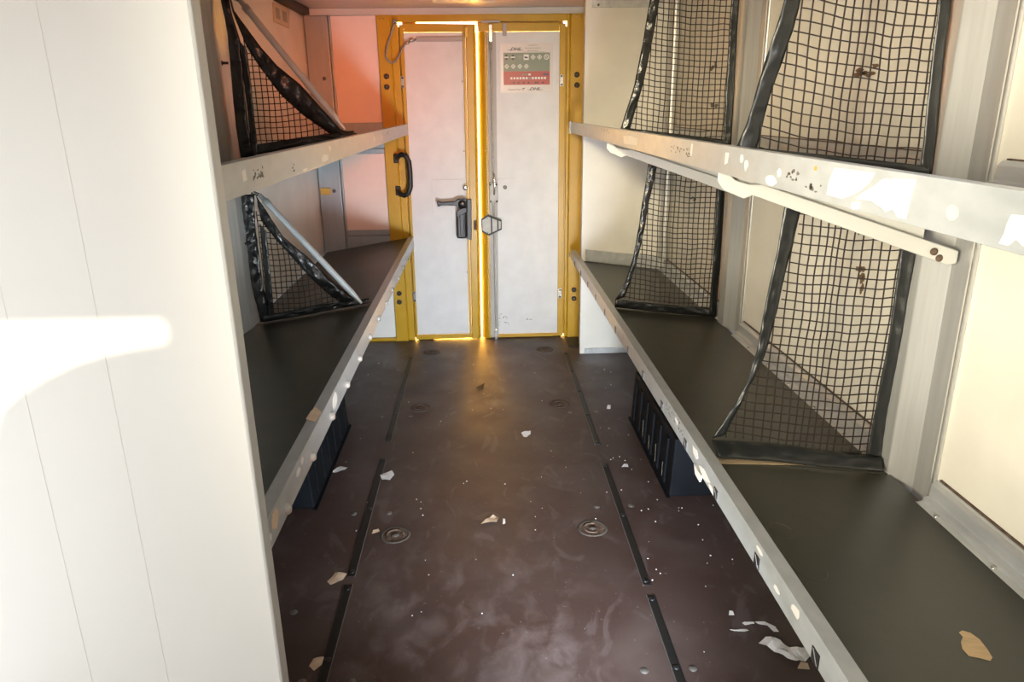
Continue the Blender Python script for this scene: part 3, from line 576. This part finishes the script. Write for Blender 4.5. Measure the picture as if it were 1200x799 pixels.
# ------------------------------------------------------------------ shelves
def strip_patch(rail, xface, sgn, poly, m, name='label_remnant', t=0.0006):
    # flat remnant stuck on the aisle face of a rail; poly in (y, z)
    return B().prism(poly, 'yz', xface - sgn * 0.0001, xface - sgn * t).build(name, m, rail)
def torn(y, z, ry, rz, seed, n=9, jag=0.45): return [(y + p, z + q) for p, q in blob(n, ry, rz, jag, seed)]
def smudges(rail, x, sgn, y, z, ry, rz, seed, n=14):
    bb = B(); rr = random.Random(seed)
    for j in range(n):
        oy, oz = rr.uniform(-ry, ry), rr.uniform(-rz, rz)
        bb.prism([(y + oy + p, z + oz + q) for p, q in blob(6, rr.uniform(.003, .010), rr.uniform(.002, .005), 0.6, seed * 31 + j)], 'yz', x - sgn * 0.0001, x - sgn * 0.0005)
    bb.build('worn_lettering', 'smudge', rail)
sq = B().box(-0.0012, 0.0012, -0.0135, 0.0135, -0.0135, 0.0135).mesh('square_hole', 'sign_black')
sqt = B().prism([(-0.010, -0.011), (-0.0075, -0.011), (0.010, 0.011), (0.0075, 0.011)], 'yz', -0.0016, 0.0016).mesh('hole_glint', 'rail_grey')
rbolt = B().lathe([(0.012, 0), (0.012, 0.004), (0.008, 0.010), (0.0, 0.011)], 14, 'x').mesh('rail_bolt', 'steel')

def shelf(name, label, side, xf, zlo, zhi, y0, y1, board, seams, group='load shelves'):
    # board: (x_front, z_front, x_wall, z_wall)
    inn = -1 if side < 0 else 1                              # wall direction
    r = empty(name, (xf + inn * 0.28, (y0 + y1) / 2, board[3])); tag(r, label, 'shelf', group)
    ya = board_y0 = seams[0]
    for a, b_ in zip(seams, seams[1:]):
        xa, za, xb, zb = board
        B().prism([(xa, za), (xb, zb), (xb, zb - 0.014), (xa, za - 0.014)], 'xz', a + 0.002, b_ - 0.002).build('shelf_board', 'shelf_rubber', r, bevel=0.002)
    t = 0.003
    pts = [(xf, zlo), (xf, zhi), (xf + inn * 0.032, zhi - 0.002), (xf + inn * 0.032, zhi - 0.014), (xf + inn * 0.029, zhi - 0.014), (xf + inn * 0.029, zhi - 0.005), (xf + inn * t, zhi - 0.004), (xf + inn * t, zlo + 0.004), (xf + inn * 0.026, zlo + 0.004), (xf + inn * 0.026, zlo)]
    rail = B().prism(pts, 'xz', y0, y1).build('front_rail', 'rail_grey', r, bevel=0.0008)
    return r, rail

# right lower
s1, r1 = shelf('load_shelf', 'lower right shelf with square holes along its front rail', 1, 0.545, 0.543, 0.603, -0.7, 4.45, (0.579, 0.583, 1.052, 0.523), (-0.7, 1.66, 4.205))
for i in range(9 + 5):
    y = 0.983 + i * 0.2725
    h = inst('square_hole', sq, (0.5445, y, 0.5585), r1); inst('hole_glint', sqt, (0.5445, y, 0.5585), h)
for y0, y1 in ((-0.7, 1.52), (1.752, 2.89), (3.19, 4.205)):
    p = profile(y0, y1, 0.519, parent=s1)
    for k in range(int((y1 - y0) / 0.2)):
        B().lathe([(0.006, 0), (0.005, 0.003), (0, 0.0035)], 8, 'z', (1.045, y0 + 0.15 + k * 0.2, 0.526)).build('rivet', 'chrome', p)
B().prism([(0.60, 0.65), (0.60, 0.585), (1.03, 0.535), (1.03, 0.60)], 'xz', 4.19, 4.212).build('end_profile', 'aluminium_long', s1, bevel=0.002)
B().add([(0.588, 1.635, 0.5835), (0.588, 1.668, 0.5835), (0.82, 1.675, 0.554), (0.82, 1.672, 0.554), (0.588, 1.635, 0.580), (0.588, 1.668, 0.580), (0.82, 1.675, 0.552), (0.82, 1.672, 0.552)], [(0, 1, 2, 3), (4, 7, 6, 5), (0, 4, 5, 1), (1, 5, 6, 2), (2, 6, 7, 3), (3, 7, 4, 0)]).build('board_edge', 'wood_edge', s1)
for (y, z, ry, rz, sd) in ((1.90, 0.585, 0.02, 0.012, 1), (1.71, 0.578, 0.035, 0.018, 2), (1.62, 0.560, 0.06, 0.014, 3), (1.56, 0.552, 0.03, 0.010, 4), (1.07, 0.583, 0.025, 0.014, 5), (1.155, 0.566, 0.018, 0.008, 6), (1.25, 0.588, 0.02, 0.008, 16)):
    strip_patch(r1, 0.545, 1, torn(y, z, ry, rz, sd), 'label_white')
smudges(r1, 0.545, 1, 1.93, 0.58, 0.10, 0.014, 5, 22)
B().prism([(1.665 + p, 0.545 + q) for p, q in ((-0.03, 0.004), (-0.02, -0.018), (0.02, -0.016), (0.035, 0.004))], 'yz', 0.5405, 0.5445).build('peeling_tape', 'label_white', r1)
# left lower
s2, r2 = shelf('load_shelf', 'lower left shelf with round bolts along its front rail', -1, -0.430, 0.630, 0.698, 1.21, 4.5, (-0.464, 0.680, -0.985, 0.597), (1.21, 2.93, 4.568))
for i in range(12): inst('rail_bolt', rbolt, (-0.430, 1.372 + i * 0.243, 0.647), r2)
for (y, z, ry, rz, sd) in ((1.295, 0.672, 0.03, 0.024, 11), (1.92, 0.668, 0.04, 0.026, 12), (1.488, 0.673, 0.022, 0.010, 13), (1.53, 0.680, 0.012, 0.010, 14), (1.255, 0.655, 0.008, 0.008, 15)):
    strip_patch(r2, -0.430, -1, torn(y, z, ry, rz, sd, jag=0.3), 'paper_tan' if sd == 11 else 'label_white')
B().prism([(-0.436 + p, 1.745 + q) for p, q in ((-0.028, -0.02), (0.0, -0.04), (0.004, 0.02), (-0.02, 0.06), (-0.026, 0.03))], 'xy', 0.6985, 0.6995).build('tape_remnant', 'paper_tan', r2)
# right upper
s3, r3 = shelf('load_shelf', 'upper right shelf with torn white labels on its front rail', 1, 0.530, 1.305, 1.366, -0.7, 4.45, (0.564, 1.345, 1.052, 1.278), (-0.7, 1.66, 4.205))
for y0, y1 in ((-0.7, 1.50), (1.752, 2.89), (3.115, 4.205)): profile(y0, y1, 1.272, parent=s3)
B().prism([(4.38, 1.300), (4.455, 1.296), (4.462, 1.330), (4.455, 1.368), (4.39, 1.372)], 'yz', 0.522, 0.5295).build('end_tape', 'label_white', r3, bevel=0.003)
for poly in ([(0.882, 1.360), (0.891, 1.311), (0.908, 1.310), (0.923, 1.319), (0.939, 1.313), (0.950, 1.318), (0.960, 1.319), (0.975, 1.323), (0.996, 1.322), (1.019, 1.321), (1.005, 1.330), (0.979, 1.341), (0.956, 1.354), (0.944, 1.356), (0.943, 1.350), (0.934, 1.357)],
             [(1.095, 1.358), (0.978, 1.360), (0.989, 1.346), (1.014, 1.331), (1.034, 1.324), (1.061, 1.316), (1.110, 1.317), (1.108, 1.335)],
             [(1.030, 1.314), (1.006, 1.319), (1.007, 1.309), (1.018, 1.3055), (1.030, 1.3055)],
             [(0.640, 1.346), (0.709, 1.342), (0.713, 1.332), (0.714, 1.322), (0.719, 1.311), (0.705, 1.311), (0.696, 1.319), (0.684, 1.314), (0.64, 1.316)]):
    strip_patch(r3, 0.530, 1, poly, 'label_white')
strip_patch(r3, 0.530, 1, torn(1.335, 1.318, 0.030, 0.012, 21), 'label_white'); strip_patch(r3, 0.530, 1, torn(1.300, 1.332, 0.012, 0.010, 22), 'label_white')
strip_patch(r3, 0.530, 1, [(1.600, 1.352), (1.580, 1.352), (1.584, 1.330), (1.602, 1.326)], 'label_white'); strip_patch(r3, 0.530, 1, torn(1.50, 1.345, 0.012, 0.010, 23), 'label_white'); strip_patch(r3, 0.530, 1, torn(1.47, 1.335, 0.014, 0.014, 24), 'label_white')
strip_patch(r3, 0.530, 1, [(1.872, 1.358), (1.858, 1.358), (1.862, 1.330), (1.874, 1.326)], 'label_white')
strip_patch(r3, 0.530, 1, [(2.78, 1.345), (2.62, 1.350), (2.53, 1.345), (2.54, 1.322), (2.66, 1.320), (2.76, 1.318)], 'label_white')
strip_patch(r3, 0.530, 1, torn(0.802, 1.331, 0.012, 0.010, 25, jag=0.1), 'glue_spot')
smudges(r3, 0.530, 1, 1.97, 1.335, 0.10, 0.010, 31, 22); smudges(r3, 0.530, 1, 1.245, 1.335, 0.022, 0.008, 32, 14); smudges(r3, 0.530, 1, 1.16, 1.320, 0.03, 0.008, 33, 8); smudges(r3, 0.530, 1, 3.2, 1.353, 0.12, 0.008, 34, 8)
strip_patch(r3, 0.530, 1, torn(1.158, 1.352, 0.007, 0.005, 26), 'brass')
# left upper
s4, r4 = shelf('load_shelf', 'upper left shelf with worn lettering on its front rail', -1, -0.430, 1.305, 1.365, 1.21, 4.5, (-0.464, 1.345, -0.985, 1.262), (1.21, 2.93, 4.568))
strip_patch(r4, -0.430, -1, [(1.372, 1.350), (1.350, 1.346), (1.352, 1.328), (1.376, 1.330)], 'label_white')
for (y, z, ry, rz, sd) in ((2.15, 1.346, 0.03, 0.010, 41), (2.08, 1.324, 0.06, 0.012, 42), (1.83, 1.312, 0.03, 0.004, 43), (3.05, 1.335, 0.04, 0.015, 44), (3.3, 1.33, 0.03, 0.018, 45)): strip_patch(r4, -0.430, -1, torn(y, z, ry, rz, sd), 'label_white')
smudges(r4, -0.430, -1, 1.45, 1.336, 0.035, 0.010, 46, 18); smudges(r4, -0.430, -1, 3.5, 1.345, 0.08, 0.010, 47, 10); smudges(r4, -0.430, -1, 1.72, 1.325, 0.01, 0.010, 48, 4)

# bracket arms under the right upper shelf (bolted to the pillars)
def arm(P0, P1, zt0, zt1, zb0, zb1, parent):
    """from the wall P0 to the rail P1; a folded steel channel"""
    P0 = Vector(P0); P1 = Vector(P1); d = (P1 - P0); nrm = Vector((-d.y, d.x)).normalized()
    if nrm.y > 0: nrm = -nrm
    def pt(t, z, off): q = P0 + d * t + nrm * off; return (q.x, q.y, z)
    def plate(poly, o0, o1, b):
        n = len(poly)
        return b.add([pt(t, z, o0) for t, z in poly] + [pt(t, z, o1) for t, z in poly], [tuple(range(n)), tuple(range(2 * n - 1, n - 1, -1))] + [(i, (i + 1) % n, (i + 1) % n + n, i + n) for i in range(n)])
    b = B()
    zB = lambda t: zb0 + (zb1 - zb0) * t
    zT = lambda t: zt0 + (zt1 - zt0) * t
    web = [(0.10, zB(0.1) + 0.02), (0.10, 1.255), (0.5, 1.285), (0.98, 1.302), (1.02, 1.295), (1.0, 1.275), (0.94, 1.258), (0.90, 1.258)]
    plate(web, -0.012, -0.008, b)
    o = b.build('support_arm', 'white_steel', parent, bevel=0.0015)
    plate([(-0.04, zT(-0.02)), (-0.04, zB(0) + 0.004), (0.0, zB(0)), (0.86, zB(0.86)), (0.90, zB(0.86) - 0.008), (0.95, 1.254), (0.99, 1.262), (1.02, 1.282), (1.02, 1.304), (0.98, 1.304), (0.94, 1.285), (0.88, zT(0.88) - 0.010), (0.82, zT(0.82))], 0.0, 0.012, B()).build('arm_lip', 'white_steel', o, bevel=0.003)
    return o, pt
o, pt = arm((1.05, 1.585), (0.555, 1.69), 1.134, 1.307, 1.098, 1.276, s3)
sc = B().lathe([(0.0085, 0), (0.0085, -0.003), (0.004, -0.005), (0, -0.004)], 14, 'y').mesh('arm_screw', 'rust')
for x, z in ((1.015, 1.129), (1.030, 1.114)): inst('arm_screw', sc, (x, 1.579, z), o)
o, pt = arm((1.045, 2.955), (0.548, 3.17), 1.140, 1.307, 1.095, 1.276, s3)
for x, z in ((1.015, 1.129), (1.030, 1.114)): inst('arm_screw', sc, (x, 2.955, z), o)

# bare patch, chalk rings on the near right shelf
def onshelf(x): return 0.583 - (x - 0.579) * 0.06 / 0.473
def shelf_patch(poly, m, name):
    b = B(); n = len(poly); vs = [(x, y, onshelf(x) + 0.0008) for x, y in poly]
    return b.add(vs, [tuple(range(n))]).build(name, m, s1, solid=0.0006)
shelf_patch([(0.828, 1.035), (0.838, 1.041), (0.850, 1.036), (0.856, 1.020), (0.853, 0.995), (0.848, 0.975), (0.838, 0.966), (0.822, 0.972), (0.806, 0.975), (0.806, 0.992), (0.815, 1.010), (0.828, 1.024)], 'wood_bare', 'bare_patch')
def chalk_ring(cx, cy, rx, ry, a0, a1):
    b = B(); n = 18; pts = []
    for i in range(n + 1):
        a = a0 + (a1 - a0) * i / n; x, y = cx + rx * math.cos(a), cy + ry * math.sin(a); pts.append((x, y, onshelf(x) + 0.0005))
    b.tube(pts, 0.0009, 4).build('chalk_ring', 'chalk', s1)
chalk_ring(0.626, 1.335, 0.024, 0.030, 0.2, 6.0); chalk_ring(0.628, 1.200, 0.032, 0.040, 2.6, 6.1)

# ------------------------------------------------------------------ cargo nets
def wave(x, z, seed): return 0.016 * noise.noise(Vector((x * 4.5, z * 2.2, seed))) + 0.006 * noise.noise(Vector((x * 14, z * 7, seed + 5)))
def netmesh(parent, Y, x0, x1, bot, top, pitch, slope, seed, rad=0.0016, bunch=0.0):
    b = B(); xs = []; x = min(x0, x1); hi = max(x0, x1)
    def P(x, z): 
        return (x + 0.004 * noise.noise(Vector((x * 20, z * 9, seed + 2))), Y + wave(x, z, seed), z + 0.005 * noise.noise(Vector((x * 16, z * 12, seed + 9))))
    xm = (x0 + x1) / 2; hw = abs(x1 - x0) / 2
    while x < hi:
        xs.append(x); u = abs((x - xm) / hw - 0.1); x += pitch * (1 - bunch * max(0, 1 - u * 2.2))
    for x in xs:
        zb, zt = interp(bot, x), interp(top, x) + 0.03
        if zt - zb < 0.01: continue
        n = max(2, int((zt - zb) / (pitch * 0.5)))
        b.tube([P(x, zb + (zt - zb) * i / n) for i in range(n + 1)], rad, 4, False)
    zlo = min(p[1] for p in bot) - 0.2; zhi = max(p[1] for p in top) + 0.2; z = zlo
    while z < zhi:
        run = []; n = int(abs(x1 - x0) / (pitch * 0.5))
        for i in range(n + 1):
            x = min(x0, x1) + abs(x1 - x0) * i / n; zz_ = z + slope * (x - x1) - 0.012 * math.sin(math.pi * i / n)
            if interp(bot, x) - 0.004 < zz_ < interp(top, x) + 0.03: run.append(P(x, zz_))
            else:
                if len(run) > 1: b.tube(run, rad, 4, False)
                run = []
        if len(run) > 1: b.tube(run, rad, 4, False)
        z += pitch
    return b.build('net_mesh', 'net_cord', parent, kind='stuff')
def band(parent, name, a, c, Y, seed, amp=0.006, nu=60, nv=6, bulge=0.0025, th=0.0025, lay=0.0):
    vm = 'grey_black_vinyl' if seed in (1, 2) else 'black_vinyl'
    A = lerp_poly([(p[0], p[1], 0) for p in a], nu); C = lerp_poly([(p[0], p[1], 0) for p in c], nu); b = B(); vs = []
    for i in range(nu):
        for j in range(nv):
            p = A[i].lerp(C[i], j / (nv - 1)); s_ = math.sin(math.pi * j / (nv - 1))
            y = Y + wave(p.x, p.y, seed) - bulge * s_ - lay * j / (nv - 1) + amp * noise.noise(Vector((p.x * 22, p.y * 34, seed + j * 0.45))) * (0.35 + 0.65 * s_)
            vs.append((p.x, y, p.y))
    fs = [(i * nv + j, i * nv + j + 1, (i + 1) * nv + j + 1, (i + 1) * nv + j) for i in range(nu - 1) for j in range(nv - 1)]
    b.add(vs, fs, True)
    return b.build(name, vm, parent, solid=th)
def net(label, Y, group='cargo nets'):
    r = empty('cargo_net', (0.8 if 'right' in label else -0.75, Y, 1.3 if 'upper' in label else 0.6)); tag(r, label, 'net', group); return r
TOGB = B().lathe([(0.0, -0.012), (0.010, -0.009), (0.013, 0.0), (0.010, 0.009), (0.0, 0.012)], 12, 'x')
TOG = TOGB.tube([(0.0, 0, 0), (0.03, 0.004, 0)], 0.005, 6).mesh('toggle', 'black_plastic')

# right lower near
n1 = net('near right lower net across the shelf with wide slanting black edge', 1.70)
outer = [(0.583, 0.622), (0.633, 0.702), (0.664, 0.769), (0.680, 0.860), (0.688, 0.961), (0.694, 1.036), (0.702, 1.102), (0.710, 1.225)]
inner = [(0.620, 0.633), (0.661, 0.737), (0.683, 0.788), (0.700, 0.840), (0.711, 0.903), (0.720, 0.970), (0.729, 1.059), (0.741, 1.125), (0.752, 1.225)]
netmesh(n1, 1.70, 0.622, 1.012, [(0.62, 0.622), (1.015, 0.558)], [(p[0], p[1]) for p in inner[:-1]] + [(0.753, 1.225), (1.015, 1.16)], 0.0235, -0.12, 1, 0.0019, 0.35)
band(n1, 'slant_binding', outer, inner, 1.70, 1, 0.008)
band(n1, 'bottom_binding', [(0.583, 0.619), (0.80, 0.592), (1.042, 0.557)], [(0.590, 0.590), (0.795, 0.563), (1.030, 0.536)], 1.698, 1, 0.012, lay=0.045)
band(n1, 'wall_binding', [(1.046, 0.531), (1.043, 1.17)], [(1.006, 0.555), (1.012, 0.85), (1.004, 1.17)], 1.70, 1, 0.004)
# right upper near
n2 = net('near right upper net with dark green-black slanting edge', 1.68)
outer = [(0.575, 1.345), (0.599, 1.413), (0.621, 1.499), (0.643, 1.590), (0.659, 1.662), (0.685, 1.80), (0.71, 1.94)]
inner = [(0.622, 1.340), (0.644, 1.453), (0.669, 1.538), (0.689, 1.616), (0.698, 1.672), (0.725, 1.80), (0.75, 1.94)]
netmesh(n2, 1.68, 0.630, 1.006, [(0.62, 1.345), (1.02, 1.290)], inner + [(0.76, 1.94), (1.02, 1.94)], 0.0235, -0.15, 2, 0.0019, 0.3)
band(n2, 'slant_binding', outer, inner, 1.68, 2, 0.008)
band(n2, 'bottom_binding', [(0.578, 1.362), (1.03, 1.31)], [(0.582, 1.348), (1.03, 1.286)], 1.678, 2, 0.004)
band(n2, 'wall_binding', [(1.040, 1.290), (1.030, 1.66), (1.030, 1.94)], [(1.010, 1.299), (1.001, 1.66), (1.001, 1.94)], 1.68, 2, 0.004)
# right lower far
n3 = net('far right lower net with crinkled shiny black slanting edge', 3.15)
outer = [(0.587, 0.616), (0.624, 0.686), (0.646, 0.749), (0.663, 0.819), (0.679, 0.923), (0.692, 1.034), (0.706, 1.143), (0.714, 1.245)]
inner = [(0.631, 0.632), (0.650, 0.688), (0.666, 0.741), (0.689, 0.840), (0.708, 0.944), (0.723, 1.054), (0.738, 1.133), (0.755, 1.245)]
netmesh(n3, 3.15, 0.631, 1.026, [(0.631, 0.622), (1.033, 0.570)], inner + [(0.762, 1.245), (1.033, 1.205)], 0.0225, -0.10, 3, 0.0024)
band(n3, 'slant_binding', outer, inner, 3.15, 3, 0.012)
band(n3, 'bottom_binding', [(0.591, 0.622), (1.053, 0.565)], [(0.587, 0.585), (1.053, 0.524)], 3.148, 3, 0.008)
band(n3, 'wall_binding', [(1.058, 0.524), (1.049, 1.194)], [(1.024, 0.540), (1.015, 1.194)], 3.15, 3, 0.004)
# right upper far
n4 = net('far right upper net ending beside the white rear panel', 3.08)
outer = [(0.573, 1.352), (0.623, 1.529), (0.651, 1.688), (0.674, 1.843), (0.69, 1.95)]
inner = [(0.612, 1.350), (0.661, 1.544), (0.692, 1.712), (0.711, 1.843), (0.728, 1.95)]
netmesh(n4, 3.08, 0.615, 1.004, [(0.61, 1.355), (1.02, 1.30)], inner + [(0.74, 1.95), (1.02, 1.95)], 0.0225, -0.09, 4, 0.0024)
band(n4, 'slant_binding', outer, inner, 3.08, 4, 0.008)
band(n4, 'bottom_binding', [(0.576, 1.368), (1.03, 1.310)], [(0.580, 1.346), (1.03, 1.286)], 3.078, 4, 0.004)
band(n4, 'wall_binding', [(1.040, 1.287), (1.030, 1.6), (1.027, 1.95)], [(1.004, 1.295), (0.998, 1.6), (0.995, 1.95)], 3.08, 4, 0.004)

# left nets with their slanting spreader tubes
def tube_part(parent, a, c):
    a = Vector(a); c = Vector(c); u = (c - a).normalized(); L = (c - a).length
    t = B().tube([a + u * 0.03, a + u * (L - 0.06)], 0.0125, 14).build('spreader_tube', 'tube_grey', parent)
    B().tube([a - u * 0.0, a + u * 0.028, a + u * 0.030, a + u * 0.055], [0.009, 0.010, 0.015, 0.015], 14).build('tube_collar', 'tube_grey', t)
    B().tube([c - u * 0.06, c - u * 0.02, c], [0.0125, 0.008, 0.005], 12).build('tube_tip', 'tube_grey', t)
    B().tube([a + Vector((-0.03, 0, 0.012)), a + u * 0.005], 0.008, 8).build('tube_eye', 'chrome', t)
n5 = net('left lower net behind a slanting grey tube', 2.95)
diag_o = [(-0.894, 1.130), (-0.802, 0.965), (-0.716, 0.884), (-0.654, 0.812), (-0.589, 0.747), (-0.523, 0.691), (-0.470, 0.686)]
diag_i = [(-0.885, 1.030), (-0.830, 0.948), (-0.776, 0.885), (-0.723, 0.813), (-0.660, 0.740), (-0.595, 0.684), (-0.50, 0.682)]
netmesh(n5, 2.95, -0.900, -0.600, [(-0.90, 0.630), (-0.59, 0.692)], [(-0.90, 1.04)] + diag_i[1:-1], 0.0225, 0.10, 5, 0.0023)
band(n5, 'slant_binding', diag_o, diag_i, 2.95, 5, 0.016, bulge=0.006)
band(n5, 'wall_binding', [(-0.935, 0.612), (-0.955, 0.792), (-0.963, 0.924), (-0.958, 1.137)], [(-0.890, 0.618), (-0.907, 0.790), (-0.912, 1.010), (-0.900, 1.136)], 2.95, 5, 0.018, bulge=0.005)
band(n5, 'inner_binding', [(-0.897, 0.624), (-0.894, 0.85), (-0.892, 1.02)], [(-0.873, 0.632), (-0.869, 0.80), (-0.868, 0.99)], 2.944, 5, 0.004)
band(n5, 'bottom_binding', [(-0.92, 0.640), (-0.70, 0.680), (-0.48, 0.702)], [(-0.925, 0.612), (-0.70, 0.648), (-0.49, 0.682)], 2.946, 5, 0.012)
tube_part(n5, (-0.890, 2.985, 1.130), (-0.500, 2.88, 0.700))
inst('toggle', TOG, (-0.969, 2.93, 0.944), n5)
n6 = net('left upper net behind a slanting grey tube', 2.95)
diag_o = [(-0.91, 1.94), (-0.898, 1.809), (-0.812, 1.677), (-0.757, 1.609), (-0.683, 1.547), (-0.611, 1.462), (-0.537, 1.374), (-0.480, 1.362)]
diag_i = [(-0.90, 1.80), (-0.861, 1.670), (-0.821, 1.602), (-0.752, 1.502), (-0.679, 1.431), (-0.579, 1.359), (-0.50, 1.350)]
netmesh(n6, 2.95, -0.872, -0.575, [(-0.88, 1.300), (-0.58, 1.352)], [(-0.87, 1.685)] + diag_i[2:-1], 0.0225, 0.10, 6, 0.0023)
band(n6, 'slant_binding', diag_o, diag_i, 2.95, 6, 0.010, bulge=0.006)
band(n6, 'wall_binding', [(-0.936, 1.276), (-0.940, 1.387), (-0.936, 1.542), (-0.928, 1.729), (-0.937, 1.838), (-0.94, 1.94)], [(-0.885, 1.28), (-0.893, 1.387), (-0.890, 1.542), (-0.885, 1.700), (-0.905, 1.80), (-0.91, 1.94)], 2.95, 6, 0.008)
band(n6, 'inner_binding', [(-0.890, 1.28), (-0.886, 1.50), (-0.887, 1.70)], [(-0.865, 1.29), (-0.860, 1.542), (-0.864, 1.67)], 2.944, 6, 0.004)
band(n6, 'bottom_binding', [(-0.92, 1.318), (-0.70, 1.350), (-0.49, 1.372)], [(-0.92, 1.280), (-0.70, 1.315), (-0.49, 1.352)], 2.946, 6, 0.008)
tube_part(n6, (-0.880, 2.985, 1.842), (-0.512, 2.88, 1.378))
inst('toggle', TOG, (-0.963, 2.93, 1.621), n6)
